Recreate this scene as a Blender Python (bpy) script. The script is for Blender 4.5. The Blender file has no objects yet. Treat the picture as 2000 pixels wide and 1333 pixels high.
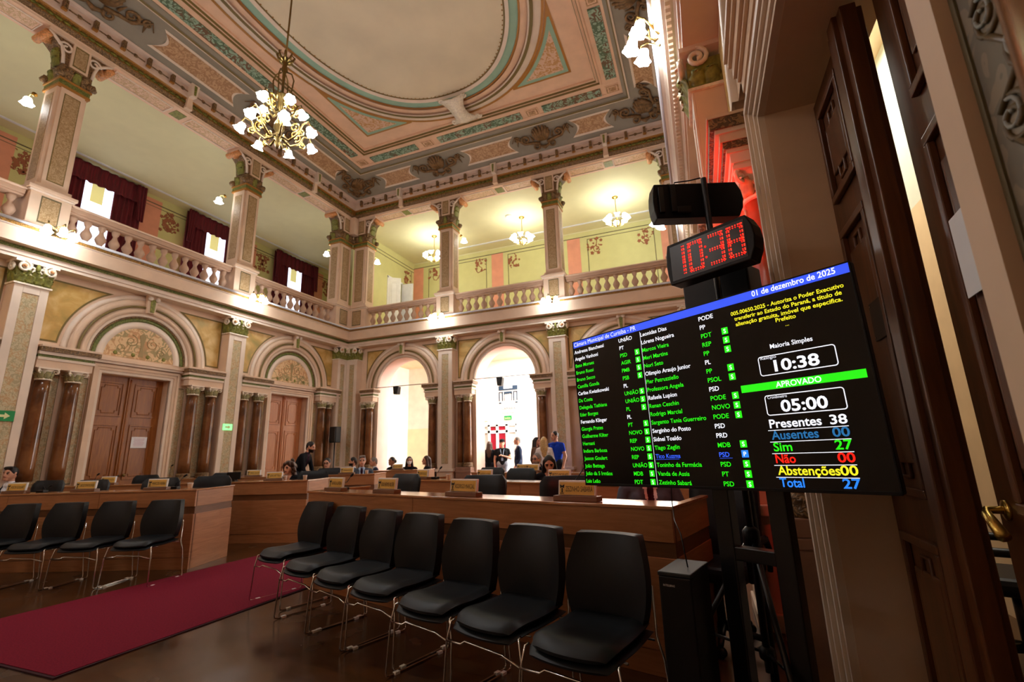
import bpy, bmesh, math, random
import numpy as np
from mathutils import Vector, Matrix, Euler
R_ = random.Random(7)
PI = math.pi
sc = bpy.context.scene
C = sc.collection

# ------------------------------------------------------------------ camera
H = 1.30                                   # eye height
YAW, PITCH, ROLL, FPX = 0.37108532, 0.22976892, 0.02929424, 926.34
CAMR = Matrix.Rotation(YAW, 3, 'Z') @ Matrix.Rotation(PITCH, 3, 'X') @ Matrix.Rotation(ROLL, 3, 'Y')
cam_d = bpy.data.cameras.new('camera')
cam = bpy.data.objects.new('camera', cam_d)
C.objects.link(cam)
cx, cy, cz = CAMR.col[0], CAMR.col[1], CAMR.col[2]
cam.matrix_world = Matrix(((cx.x, cz.x, -cy.x, 0), (cx.y, cz.y, -cy.y, 0), (cx.z, cz.z, -cy.z, H), (0, 0, 0, 1)))
cam_d.sensor_fit = 'HORIZONTAL'
cam_d.sensor_width = 36
cam_d.lens = 36 * FPX / 2000
cam_d.clip_start = 0.05
cam_d.dof.use_dof = True
cam_d.dof.focus_distance = 2.35
cam_d.dof.aperture_fstop = 4.0
sc.camera = cam

def ray(px, py):
    return CAMR @ Vector(((px - 1000) / FPX, 1, -(py - 666.5) / FPX))
def at_y(px, py, y):
    d = ray(px, py); return Vector((0, 0, H)) + d * (y / d.y)

# ------------------------------------------------------------------ colour management, world
sc.view_settings.view_transform = 'Standard'
sc.view_settings.look = 'None'
sc.view_settings.gamma = 1
sc.view_settings.use_curve_mapping = False
EXPO = 0.92
sc.view_settings.exposure = EXPO
w = bpy.data.worlds.new('world'); sc.world = w
w.use_nodes = True
w.node_tree.nodes['Background'].inputs[0].default_value = (0.75, 0.85, 1.0, 1)
w.node_tree.nodes['Background'].inputs[1].default_value = 1.0
sc.cycles.use_denoising = True
sc.cycles.max_bounces = 8
sc.cycles.diffuse_bounces = 6
sc.cycles.glossy_bounces = 3
sc.cycles.transmission_bounces = 4
sc.cycles.transparent_max_bounces = 6
sc.cycles.sample_clamp_indirect = 4
sc.cycles.caustics_reflective = False
sc.cycles.caustics_refractive = False

def area(name, loc, rot, sx, sy, power, col=(1, 1, 1)):
    l = bpy.data.lights.new(name, 'AREA'); l.shape = 'RECTANGLE'; l.size = sx; l.size_y = sy
    l.energy = power; l.color = col
    o = bpy.data.objects.new(name, l); C.objects.link(o); o.location = loc; o.rotation_euler = rot
    return o
# area lights added as daylight in the hall behind the arches, no openings there
area('hall_daylight_side_fill', (1.1, 16.0, 2.7), (0, PI / 2, 0), 4.2, 3.6, 560, (0.95, 0.97, 1.0))
area('hall_daylight_top_fill', (-4.6, 16.0, 5.05), (0, 0, 0), 6.0, 3.0, 380, (0.97, 0.98, 1.0))
# daylight behind the sheer curtains of the left gallery
area('gallery_daylight', (-16.0, 7.4, 7.6), (0, -PI / 2, 0), 2.6, 12.0, 60, (0.92, 0.96, 1.0))

# ------------------------------------------------------------------ materials
def lin(c):
    return tuple(((v / 255) / 12.92 if v / 255 <= 0.04045 else ((v / 255 + 0.055) / 1.055) ** 2.4) for v in c) + (1.0,)
MATS = {}
def _new(name):
    m = bpy.data.materials.new(name); m.use_nodes = True
    nt = m.node_tree; b = nt.nodes['Principled BSDF']
    MATS[name] = m
    return m, nt, b
def _coord(nt, scale, kind='Object'):
    tc = nt.nodes.new('ShaderNodeTexCoord'); mp = nt.nodes.new('ShaderNodeMapping')
    mp.inputs['Scale'].default_value = scale if isinstance(scale, tuple) else (scale,) * 3
    nt.links.new(tc.outputs[kind], mp.inputs[0]); return mp.outputs[0]
def _ramp(nt, fac, stops, interp='LINEAR'):
    r = nt.nodes.new('ShaderNodeValToRGB'); r.color_ramp.interpolation = interp
    e = r.color_ramp.elements
    while len(e) < len(stops): e.new(0.5)
    for k, (p, c) in enumerate(stops): e[k].position = p; e[k].color = c
    nt.links.new(fac, r.inputs[0]); return r.outputs[0]
def _noise(nt, co, scale, detail=3, dist=0.0, rough=0.5):
    n = nt.nodes.new('ShaderNodeTexNoise'); n.inputs['Scale'].default_value = scale
    n.inputs['Detail'].default_value = detail; n.inputs['Distortion'].default_value = dist
    n.inputs['Roughness'].default_value = rough
    nt.links.new(co, n.inputs['Vector']); return n.outputs['Fac']
def paint(name, c, rough=0.6, metal=0.0, var=0.03, scale=3.0, spec=0.4):
    """plain painted surface with a faint mottling"""
    m, nt, b = _new(name)
    f = _noise(nt, _coord(nt, 1.0), scale, 4)
    lo = tuple(max(0, v * (1 - var)) for v in c); hi = tuple(min(255, v * (1 + var)) for v in c)
    nt.links.new(_ramp(nt, f, [(0.3, lin(lo)), (0.7, lin(hi))]), b.inputs['Base Color'])
    b.inputs['Roughness'].default_value = rough; b.inputs['Metallic'].default_value = metal
    b.inputs['Specular IOR Level'].default_value = spec
    return m
def damask(name, base, ink, scale=9.0, amount=0.5, rough=0.6, ink2=None, bump=0.0):
    """stencilled scroll ornament: curling bands of ink on a base colour"""
    m, nt, b = _new(name)
    co = _coord(nt, 1.0)
    nz = nt.nodes.new('ShaderNodeTexNoise'); nz.inputs['Scale'].default_value = scale * 0.55; nz.inputs['Detail'].default_value = 1
    nt.links.new(co, nz.inputs['Vector'])
    mx = nt.nodes.new('ShaderNodeVectorMath'); mx.operation = 'MULTIPLY_ADD'
    nt.links.new(nz.outputs['Color'], mx.inputs[0]); mx.inputs[1].default_value = (0.55 / scale * 6,) * 3
    nt.links.new(co, mx.inputs[2])
    vo = nt.nodes.new('ShaderNodeTexVoronoi'); vo.feature = 'SMOOTH_F1'; vo.inputs['Scale'].default_value = scale
    nt.links.new(mx.outputs[0], vo.inputs['Vector'])
    ml = nt.nodes.new('ShaderNodeMath'); ml.operation = 'MULTIPLY'; ml.inputs[1].default_value = 16
    nt.links.new(vo.outputs['Distance'], ml.inputs[0])
    sn = nt.nodes.new('ShaderNodeMath'); sn.operation = 'SINE'; nt.links.new(ml.outputs[0], sn.inputs[0])
    stops = [(0.5 - 0.12 + (0.5 - amount), lin(base)), (0.5 + 0.12 + (0.5 - amount), lin(ink))]
    ad = nt.nodes.new('ShaderNodeMath'); ad.operation = 'MULTIPLY_ADD'; ad.inputs[1].default_value = 0.5; ad.inputs[2].default_value = 0.5
    nt.links.new(sn.outputs[0], ad.inputs[0])
    col = _ramp(nt, ad.outputs[0], stops)
    if ink2:
        f2 = _noise(nt, co, scale * 0.4, 1)
        mixc = nt.nodes.new('ShaderNodeMix'); mixc.data_type = 'RGBA'
        nt.links.new(_ramp(nt, f2, [(0.45, (0, 0, 0, 1)), (0.55, (1, 1, 1, 1))]), mixc.inputs[0])
        nt.links.new(col, mixc.inputs[6])
        nt.links.new(_ramp(nt, ad.outputs[0], [(stops[0][0], lin(base)), (stops[1][0], lin(ink2))]), mixc.inputs[7])
        col = mixc.outputs[2]
    nt.links.new(col, b.inputs['Base Color'])
    b.inputs['Roughness'].default_value = rough
    if bump:
        bp = nt.nodes.new('ShaderNodeBump'); bp.inputs['Strength'].default_value = bump; bp.inputs['Distance'].default_value = 0.01
        nt.links.new(ad.outputs[0], bp.inputs['Height']); nt.links.new(bp.outputs[0], b.inputs['Normal'])
    return m
def clouded(name, c1, c2, c3, scale=1.2, rough=0.4):
    m, nt, b = _new(name)
    f = _noise(nt, _coord(nt, 1.0), scale, 6, 0.6)
    nt.links.new(_ramp(nt, f, [(0.32, lin(c1)), (0.5, lin(c2)), (0.68, lin(c3))]), b.inputs['Base Color'])
    b.inputs['Roughness'].default_value = rough
    return m
def wood(name, c1, c2, scale=(1, 1, 12), rough=0.35, freq=2.2, coat=0.0):
    m, nt, b = _new(name)
    co = _coord(nt, scale)
    f = _noise(nt, co, freq, 6, 1.2, 0.6)
    nt.links.new(_ramp(nt, f, [(0.3, lin(c1)), (0.7, lin(c2))]), b.inputs['Base Color'])
    b.inputs['Roughness'].default_value = rough
    b.inputs['Coat Weight'].default_value = coat; b.inputs['Coat Roughness'].default_value = 0.15
    return m
TVK = 2 ** -EXPO      # screens keep their own brightness whatever the exposure
def glow(name, c, strength):
    m, nt, b = _new(name)
    b.inputs['Base Color'].default_value = lin(c)
    b.inputs['Emission Color'].default_value = lin(c); b.inputs['Emission Strength'].default_value = strength
    b.inputs['Roughness'].default_value = 0.4
    return m
def chrome_mat(name, c, rough=0.15):
    m, nt, b = _new(name)
    b.inputs['Base Color'].default_value = lin(c); b.inputs['Metallic'].default_value = 1; b.inputs['Roughness'].default_value = rough
    return m

PLAST = paint('plaster_pink', (224, 196, 168), 0.65)
CREAM = paint('plaster_cream', (230, 212, 192), 0.6)
STONE = paint('baluster_stone', (190, 158, 132), 0.7)
DAM = damask('panel_damask', (196, 180, 142), (168, 154, 116), 22, 0.45, 0.55, (186, 150, 104))
DAMUP = damask('upper_column_damask', (186, 158, 118), (160, 130, 88), 24, 0.5, 0.6)
LUN = damask('lunette_damask', (222, 188, 140), (158, 140, 92), 8, 0.42, 0.6, (196, 148, 100))
GOLDP = clouded('spandrel_gold', (158, 138, 68), (196, 156, 82), (220, 190, 128), 2.6)
GREEN = damask('frieze_green', (124, 128, 58), (88, 98, 36), 26, 0.5, 0.5, bump=0.6)
LEAFG2 = paint('capital_pale_green', (150, 144, 100), 0.5, var=0.15, scale=20)
LEAFG = paint('acanthus_green', (122, 122, 54), 0.5, var=0.2, scale=20)
BROWNM = damask('moulding_brown', (150, 116, 72), (96, 70, 38), 30, 0.5, 0.45, bump=0.6)
GILT = damask('gilt_moulding', (178, 128, 50), (120, 84, 34), 34, 0.5, 0.4, bump=0.6)
GILTP = paint('gilt_line', (172, 118, 52), 0.4, 0.2)
OLIVE = paint('olive_line', (118, 100, 52), 0.5)
MARBLE = clouded('brown_marble', (78, 44, 20), (116, 72, 38), (142, 96, 56), 2.6, 0.16)
PEDM = paint('pedestal_stone', (150, 112, 92), 0.4, var=0.12, scale=5)
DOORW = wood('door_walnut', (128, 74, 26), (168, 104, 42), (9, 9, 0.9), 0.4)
DOORL = wood('door_wood_painted_sheen', (186, 116, 72), (206, 142, 94), (9, 9, 0.9), 0.35)  # paler copy of the door wood, lit sheen put into the colour
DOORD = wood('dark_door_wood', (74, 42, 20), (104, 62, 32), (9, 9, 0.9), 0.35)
GREYC = paint('cove_grey', (146, 138, 122), 0.7)
ORNM = paint('cartouche_bronze', (118, 88, 52), 0.55, var=0.2, scale=14)
CPINK = paint('ceiling_pink', (232, 194, 162), 0.6)
CPANEL = paint('ceiling_centre', (218, 204, 174), 0.75, var=0.04, scale=0.8)
TEAL = paint('ceiling_teal', (150, 184, 160), 0.6)
FRZ = damask('ceiling_frieze', (152, 180, 156), (112, 84, 58), 9, 0.52, 0.6, (86, 110, 84))
TRI = damask('spandrel_triangle', (200, 150, 96), (222, 186, 158), 8, 0.45, 0.6)
COVP = damask('cove_panel', (196, 158, 118), (168, 126, 88), 11, 0.5, 0.6)
SOFP = damask('soffit_panel', (226, 190, 158), (198, 164, 120), 14, 0.45, 0.6)
MODI = paint('modillion_mauve', (216, 192, 174), 0.6)
FLOWER = paint('ochre_flower', (206, 142, 88), 0.5, var=0.2, scale=30)
WHITEV = paint('volute_white', (240, 226, 204), 0.5, var=0.08, scale=20)
GALW = paint('gallery_wall', (206, 202, 140), 0.7, var=0.015)
GALC = paint('gallery_ceiling', (216, 210, 164), 0.75, var=0.01)
SALM = paint('salmon_stripe', (222, 152, 124), 0.7)
STEN = paint('stencil_brown', (152, 92, 62), 0.7)
SLINE = paint('stencil_line', (104, 94, 66), 0.7)
CURT = wood('curtain_red', (58, 6, 16), (120, 12, 32), (14, 14, 0.6), 0.75, 3)
SHEER = glow('sheer_daylight', (226, 232, 255), 1.2)
BLIND = glow('blind_daylight', (206, 196, 128), 0.5)
WHITEP = paint('white_paint', (236, 236, 232), 0.45)
PIPE = paint('white_conduit', (222, 226, 232), 0.3)
SHADE = glow('lit_glass_shade', (242, 245, 248), 36)
SHADEC = glow('lit_chandelier_shade', (242, 245, 248), 44)
SHADE2 = glow('lit_gallery_shade', (246, 247, 244), 21)
GLASSG = paint('frosted_glass_rim', (220, 232, 232), 0.25)
BRASS = chrome_mat('brass', (196, 164, 84), 0.28)
BRASSD = chrome_mat('old_brass', (126, 106, 62), 0.35)
CHROME = chrome_mat('chrome', (210, 208, 206), 0.12)
BLKL = paint('black_leather', (9, 14, 19), 0.45, var=0.15, scale=40, spec=0.28)
BLKP = paint('black_plastic', (12, 12, 14), 0.4, var=0.05, spec=0.25)
BLKM = paint('black_metal', (18, 18, 19), 0.3, var=0.05)
DESK = wood('desk_wood', (156, 102, 60), (182, 126, 82), (1.2, 1.2, 14), 0.38)
DESKT = wood('desk_top_wood', (160, 106, 60), (188, 130, 80), (1.2, 12, 1.2), 0.16, coat=0.7)
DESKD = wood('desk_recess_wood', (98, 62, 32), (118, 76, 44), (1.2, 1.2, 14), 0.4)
CARPET = paint('carpet_burgundy', (114, 24, 45), 0.95, var=0.12, scale=90, spec=0.1)
CARPED = paint('carpet_edge', (52, 12, 24), 0.9)
WALLW = paint('hall_white', (240, 232, 220), 0.7, var=0.03)
WALLB = paint('hall_beige', (244, 224, 188), 0.7, var=0.03)
ARCHP = paint('arch_reveal_pink', (236, 196, 180), 0.6)
PLATEG = paint('plate_gold', (226, 184, 92), 0.35, 0.0, var=0.08)
INK = paint('black_ink', (24, 20, 16), 0.5)
PAPER = paint('white_paper', (236, 238, 240), 0.7, var=0.02)
SIGNG = paint('sign_green', (22, 140, 70), 0.5)
SIGNL = glow('lit_green_sign', (120, 220, 130), 0.9)
SIGNY = paint('sign_pale', (232, 232, 170), 0.5)
CUPW = paint('white_cup', (236, 236, 236), 0.3)

def floor_mat():
    m, nt, b = _new('floor_parquet')
    tc = nt.nodes.new('ShaderNodeTexCoord'); mp = nt.nodes.new('ShaderNodeMapping')
    mp.inputs['Rotation'].default_value = (0, 0, 0.12)
    nt.links.new(tc.outputs['Object'], mp.inputs[0])
    br = nt.nodes.new('ShaderNodeTexBrick')
    br.inputs['Color1'].default_value = lin((84, 53, 26)); br.inputs['Color2'].default_value = lin((62, 38, 18))
    br.inputs['Mortar'].default_value = lin((40, 24, 14)); br.inputs['Scale'].default_value = 1.0
    br.inputs['Mortar Size'].default_value = 0.003; br.inputs['Brick Width'].default_value = 1.3; br.inputs['Row Height'].default_value = 0.16
    nt.links.new(mp.outputs[0], br.inputs['Vector'])
    f = _noise(nt, _coord(nt, (1, 8, 1)), 3, 5, 0.5)
    mx = nt.nodes.new('ShaderNodeMix'); mx.data_type = 'RGBA'; mx.blend_type = 'MULTIPLY'; mx.inputs[0].default_value = 0.7
    nt.links.new(br.outputs['Color'], mx.inputs[6]); nt.links.new(_ramp(nt, f, [(0.3, (0.55, 0.55, 0.55, 1)), (0.7, (1.1, 1.1, 1.1, 1))]), mx.inputs[7])
    nt.links.new(mx.outputs[2], b.inputs['Base Color'])
    nt.links.new(_ramp(nt, _noise(nt, _coord(nt, 1.0), 2, 3), [(0.3, (0.12,) * 3 + (1,)), (0.7, (0.3,) * 3 + (1,))]), b.inputs['Roughness'])
    return m
FLOORM = floor_mat()

# ------------------------------------------------------------------ mesh builder
class MB:
    """collects shapes; build() links them as ONE mesh object"""
    def __init__(s, T=None):
        s.v = []; s.f = []; s.mi = []; s.sm = []; s.mats = []; s.T = T
    def mat(s, m):
        if m not in s.mats: s.mats.append(m)
        return s.mats.index(m)
    def add(s, vs, fs, m, smooth=False, T=None):
        k = len(s.v); T = T or s.T
        s.v += [tuple(T(*p)) for p in vs] if T else [tuple(p) for p in vs]
        i = s.mat(m)
        for f in fs:
            s.f.append([k + q for q in f]); s.mi.append(i); s.sm.append(smooth)
    def box(s, x0, x1, y0, y1, z0, z1, m, T=None):
        s.add([(x0, y0, z0), (x1, y0, z0), (x1, y1, z0), (x0, y1, z0), (x0, y0, z1), (x1, y0, z1), (x1, y1, z1), (x0, y1, z1)],
              [(0, 3, 2, 1), (4, 5, 6, 7), (0, 1, 5, 4), (1, 2, 6, 5), (2, 3, 7, 6), (3, 0, 4, 7)], m, T=T)
    def poly(s, pts, m, T=None):
        s.add(pts, [tuple(range(len(pts)))], m, T=T)
    def prism(s, pts, d0, d1, m, axis='v', T=None):
        """extrude a (u,z) outline between v=d0 and v=d1 (local u,v,z)"""
        n = len(pts)
        if axis == 'v': P = [(u, d0, z) for u, z in pts] + [(u, d1, z) for u, z in pts]
        elif axis == 'z': P = [(u, z, d0) for u, z in pts] + [(u, z, d1) for u, z in pts]
        else: P = [(d0, u, z) for u, z in pts] + [(d1, u, z) for u, z in pts]
        s.add(P, [tuple(range(n)), tuple(range(2 * n - 1, n - 1, -1))] + [(k, (k + 1) % n, n + (k + 1) % n, n + k) for k in range(n)], m, T=T)
    def lathe(s, prof, n, m, c=(0, 0, 0), M=None, smooth=True, T=None, wob=None):
        vs = []; fs = []
        for (r, z) in prof:
            for k in range(n):
                a = 2 * PI * k / n
                rr = r * (wob(a, z) if wob else 1)
                p = Vector((rr * math.cos(a), rr * math.sin(a), z))
                if M: p = M @ p
                vs.append((p.x + c[0], p.y + c[1], p.z + c[2]))
        for j in range(len(prof) - 1):
            for k in range(n):
                a, b = j * n + k, j * n + (k + 1) % n
                fs.append((a, b, b + n, a + n))
        fs.append(tuple(range(n))[::-1]); fs.append(tuple((len(prof) - 1) * n + k for k in range(n)))
        s.add(vs, fs, m, smooth, T=T)
    def tube(s, pts, r, m, n=8, T=None, closed=False):
        pts = [Vector(p) for p in pts]; N = len(pts); vs = []; fs = []
        rad = r if isinstance(r, (list, tuple)) else [r] * N
        up = None
        for i, p in enumerate(pts):
            a = pts[max(i - 1, 0)] if not closed else pts[i - 1]
            b = pts[min(i + 1, N - 1)] if not closed else pts[(i + 1) % N]
            t = (b - a)
            t = t.normalized() if t.length > 1e-9 else Vector((0, 0, 1))
            if up is None:
                up = Vector((0, 0, 1)) if abs(t.z) < 0.9 else Vector((1, 0, 0))
            x = up.cross(t)
            if x.length < 1e-4: x = t.orthogonal()
            x.normalize(); y = t.cross(x).normalized(); up = y
            for k in range(n):
                q = p + x * (rad[i] * math.cos(2 * PI * k / n)) + y * (rad[i] * math.sin(2 * PI * k / n))
                vs.append(tuple(q))
        for i in range(N - 1 + (1 if closed else 0)):
            for k in range(n):
                a, b = i * n + k, i * n + (k + 1) % n
                c, d = ((i + 1) % N) * n + (k + 1) % n, ((i + 1) % N) * n + k
                fs.append((a, b, c, d))
        if not closed:
            fs.append(tuple(range(n))[::-1]); fs.append(tuple((N - 1) * n + k for k in range(n)))
        s.add(vs, fs, m, True, T=T)
    def grid(s, rows, m, smooth=True, T=None, close=False):
        nr, nc = len(rows), len(rows[0]); vs = [p for r in rows for p in r]; fs = []
        for i in range(nr - 1):
            for j in range(nc - 1 + (1 if close else 0)):
                fs.append((i * nc + j, i * nc + (j + 1) % nc, (i + 1) * nc + (j + 1) % nc, (i + 1) * nc + j))
        s.add(vs, fs, m, smooth, T=T)
    def sheet(s, rows, th, m, T=None):
        """a curved sheet with thickness th (along its own normals)"""
        nr, nc = len(rows), len(rows[0]); P = [[Vector(p) for p in r] for r in rows]; B = []
        for i in range(nr):
            q = []
            for j in range(nc):
                du = P[i][min(j + 1, nc - 1)] - P[i][max(j - 1, 0)]; dv = P[min(i + 1, nr - 1)][j] - P[max(i - 1, 0)][j]
                nn = du.cross(dv); nn = nn.normalized() if nn.length > 1e-9 else Vector((0, 0, 1))
                q.append(P[i][j] - nn * th)
            B.append(q)
        vs = [tuple(p) for r in P for p in r] + [tuple(p) for r in B for p in r]; o = nr * nc; fs = []
        for i in range(nr - 1):
            for j in range(nc - 1):
                a, b, c, d = i * nc + j, i * nc + j + 1, (i + 1) * nc + j + 1, (i + 1) * nc + j
                fs.append((a, b, c, d)); fs.append((o + d, o + c, o + b, o + a))
        rim = [(0, j) for j in range(nc)] + [(i, nc - 1) for i in range(1, nr)] + [(nr - 1, j) for j in range(nc - 2, -1, -1)] + [(i, 0) for i in range(nr - 2, 0, -1)]
        idx = [i * nc + j for i, j in rim]
        for k in range(len(idx)):
            a, b = idx[k], idx[(k + 1) % len(idx)]
            fs.append((b, a, o + a, o + b))
        s.add(vs, fs, m, True, T=T)
    def build(s, name, parent=None, bevel=0.0, loc=None, rot=None):
        me = bpy.data.meshes.new(name)
        me.from_pydata(s.v, [], s.f)
        for m in s.mats: me.materials.append(m)
        me.polygons.foreach_set('material_index', s.mi)
        me.polygons.foreach_set('use_smooth', s.sm)
        me.update()
        bm = bmesh.new(); bm.from_mesh(me); bmesh.ops.recalc_face_normals(bm, faces=bm.faces); bm.to_mesh(me); bm.free()
        o = bpy.data.objects.new(name, me); C.objects.link(o)
        if parent: o.parent = parent
        if loc: o.location = loc
        if rot: o.rotation_euler = rot
        if bevel:
            b = o.modifiers.new('edge', 'BEVEL'); b.width = bevel; b.segments = 2; b.limit_method = 'ANGLE'; b.angle_limit = 0.9
        return o

def tag(o, label, cat, group=None):
    o['label'] = label; o['category'] = cat
    if group: o['group'] = group
    return o
def structure(o):
    o['kind'] = 'structure'; return o
def thing(name, label, cat, loc=(0, 0, 0), rz=0.0, group=None):
    o = bpy.data.objects.new(name, None); C.objects.link(o); o.empty_display_size = 0.1
    o.location = loc; o.rotation_euler = (0, 0, rz)
    return tag(o, label, cat, group)
def dup(src, loc=None, rz=None, label=None, parent=None):
    c = src.copy(); C.objects.link(c)
    if parent: c.parent = parent
    if loc is not None: c.location = loc
    if rz is not None: c.rotation_euler = (0, 0, rz)
    if label: c['label'] = label
    for ch in list(src.children): dup(ch, parent=c)
    return c
def arc(cx_, cz_, r, a0, a1, n):
    return [(cx_ + r * math.cos(a0 + (a1 - a0) * k / n), cz_ + r * math.sin(a0 + (a1 - a0) * k / n)) for k in range(n + 1)]
def text_mesh(txt, size, m, T, align='LEFT', width=None, offset=0.0, mb=None, extrude=0.0):
    """lettering as a mesh; T maps local (x,y,0) to the place it stands; width squeezes it to a length"""
    cu = bpy.data.curves.new('t', 'FONT'); cu.body = txt; cu.size = size; cu.align_x = 'LEFT'; cu.offset = offset
    cu.resolution_u = 3
    ob = bpy.data.objects.new('t', cu); C.objects.link(ob)
    dg = bpy.context.evaluated_depsgraph_get(); dg.update()
    me = bpy.data.meshes.new_from_object(ob.evaluated_get(dg))
    bpy.data.objects.remove(ob); bpy.data.curves.remove(cu)
    if len(me.vertices):
        xs = [v.co.x for v in me.vertices]; x0, x1 = min(xs), max(xs)
        k = (width / (x1 - x0)) if width else 1.0
        L = (x1 - x0) * k; sh = {'LEFT': 0, 'CENTER': -L / 2, 'RIGHT': -L}[align]
        vs = [((v.co.x - x0) * k + sh, v.co.y, 0) for v in me.vertices]
        mb.add(vs, [tuple(p.vertices) for p in me.polygons], m, T=T)
    bpy.data.meshes.remove(me)
# ------------------------------------------------------------------ the room
WLX, BY, WRX, PV = -11.51, 13.28, 0.53, 0.28      # wall planes; pilasters stand PV in front of them
Y0 = -1.2                                          # front end of the room, behind the camera
TL = lambda u, v, z: (WLX + v, u, z)
TB = lambda u, v, z: (u, BY - v, z)
TR = lambda u, v, z: (WRX - v, u, z)
def based(T, uc, v0=0.0):
    b = Vector(T(uc, v0, 0)); return b, (lambda u, v, z: tuple(Vector(T(u, v, z)) - b))

m = MB(); m.box(-18, 4, -2, 24, -0.2, 0, FLOORM); o = structure(m.build('floor')); tag(o, 'dark polished parquet floor of the chamber', 'floor')

# ---- lower walls with their door and arch openings
L_PIL = [0.22, 4.49, 8.76]
B_PIL = [-7.36, -3.66]
L_BAY = [2.35, 6.63, 10.88]
B_BAY = [-9.1, -5.44, -1.80]
ZS, ZTOP = 3.52, 5.0
def wall_arch(mb, T, u0, u1, uc, hw, m, thick=0.6):
    N = 28
    for v0 in (0.0, -thick):
        mb.poly([(u0, v0, 0), (uc - hw, v0, 0), (uc - hw, v0, ZTOP), (u0, v0, ZTOP)], m, T)
        mb.poly([(uc + hw, v0, 0), (u1, v0, 0), (u1, v0, ZTOP), (uc + hw, v0, ZTOP)], m, T)
        pts = arc(uc, ZS, hw, PI, 0, N)
        mb.grid([[(u, v0, z) for u, z in pts], [(u, v0, ZTOP) for u, z in pts]], m, False, T)
    for s in (-1, 1):
        mb.poly([(uc + s * hw, 0, 0), (uc + s * hw, -thick, 0), (uc + s * hw, -thick, ZS), (uc + s * hw, 0, ZS)], ARCHP, T)
    mb.grid([[(u, 0, z) for u, z in pts], [(u, -thick, z) for u, z in pts]], ARCHP, True, T)
def wall_door(mb, T, u0, u1, uc, hw, zd, m):
    mb.box(u0, uc - hw, -0.4, 0, 0, ZTOP, m, T); mb.box(uc + hw, u1, -0.4, 0, 0, ZTOP, m, T)
    mb.box(uc - hw, uc + hw, -0.4, 0, zd, ZTOP, m, T)
def ring(mb, T, uc, r0, r1, v0, v1, m, n=40, z0=ZS):
    """raised half-ring of an archivolt"""
    a = arc(uc, z0, r0, PI, 0, n); b = arc(uc, z0, r1, PI, 0, n)
    mb.grid([[(u, v0, z) for u, z in a], [(u, v1, z) for u, z in a], [(u, v1, z) for u, z in b], [(u, v0, z) for u, z in b]], m, True, T)
def spandrels(mb, T, uc, half, R):
    for s in (-1, 1):
        for k, (mt, v, d) in enumerate(((OLIVE, 0.006, 0.0), (GOLDP, 0.012, 0.035))):
            zb, zt, ue = 3.62 + d, 4.86 - d, half - d
            a0 = math.asin(min(1, (zb - ZS) / (R + d)))
            a1 = math.asin(min(1, (zt - ZS) / (R + d)))
            if (R + d) * math.cos(a1) > ue: continue
            pts = [(uc + s * (R + d) * math.cos(a), ZS + (R + d) * math.sin(a)) for a in [a0 + (a1 - a0) * q / 14 for q in range(15)]]
            pts = [p for p in pts if abs(p[0] - uc) < ue]
            rows = [[(u, v, z) for u, z in pts], [(uc + s * ue, v, z) for u, z in pts]]
            mb.grid(rows, mt, False, T)
def keystone(mb, T, uc, z1=4.99):
    mb.prism([(uc - 0.12, z1), (uc + 0.12, z1), (uc + 0.07, z1 - 0.4), (uc - 0.07, z1 - 0.4)], 0.08, 0.17, PLAST, T=T)
    mb.prism([(uc - 0.05, z1 - 0.08), (uc + 0.05, z1 - 0.08), (uc + 0.035, z1 - 0.38), (uc - 0.035, z1 - 0.38)], 0.17, 0.2, LEAFG, T=T)
    for s in (-1, 1):
        mb.lathe([(0.045, -0.04), (0.045, 0.04)], 12, CREAM, T=lambda x, y, z, s=s: T(uc + s * 0.075 + x * 1, 0.19 + z, z1 - 0.07 + y))
def impost(mb, T, u0, u1, side):
    """entablature block over the coupled columns; side = +1 if its free end is at u1"""
    for z0, z1, v, m in ((3.07, 3.22, 0.26, PLAST), (3.22, 3.27, 0.285, CREAM), (3.27, 3.32, 0.27, GREEN), (3.32, 3.38, 0.30, CREAM), (3.38, 3.46, 0.34, BROWNM), (3.46, 3.5, 0.35, PLAST)):
        e = (v - 0.26)
        mb.box(u0 - (e if side < 0 else 0), u1 + (e if side > 0 else 0), -0.02, v, z0, z1, m, T)

def lower_pilaster(T, uc, label, width=0.5, base_group='lower pilasters of the chamber'):
    b, TT = based(T, uc)
    t = thing('pilaster', label, 'pilaster', b, 0, base_group)
    h = width / 2
    mb = MB(TT)
    mb.box(uc - h - 0.05, uc + h + 0.05, 0, PV + 0.03, 0, 0.12, PLAST); mb.box(uc - h - 0.02, uc + h + 0.02, 0, PV + 0.01, 0.12, 0.78, PLAST)
    mb.box(uc - h - 0.06, uc + h + 0.06, 0, PV + 0.05, 0.78, 0.86, CREAM)
    mb.build('pedestal', t, 0.008)
    mb = MB(TT); z0, z1 = 0.86, 4.53
    mb.box(uc - h, uc + h, 0, PV - 0.02, z0, z1, PLAST)
    e = width * 0.26
    mb.box(uc - h, uc - h + e, PV - 0.02, PV, z0, z1, CREAM); mb.box(uc + h - e, uc + h, PV - 0.02, PV, z0, z1, CREAM)
    mb.box(uc - h + e, uc + h - e, PV - 0.02, PV, z0, z0 + 0.14, CREAM); mb.box(uc - h + e, uc + h - e, PV - 0.02, PV, z1 - 0.14, z1, CREAM)
    mb.build('shaft', t, 0.004)
    mb = MB(TT); mb.box(uc - h + e + 0.006, uc + h - e - 0.006, PV - 0.021, PV - 0.012, z0 + 0.15, z1 - 0.15, DAM)
    mb.build('ornament_panel', t)
    pilaster_capital(TT, uc, h, t)
    return t
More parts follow.
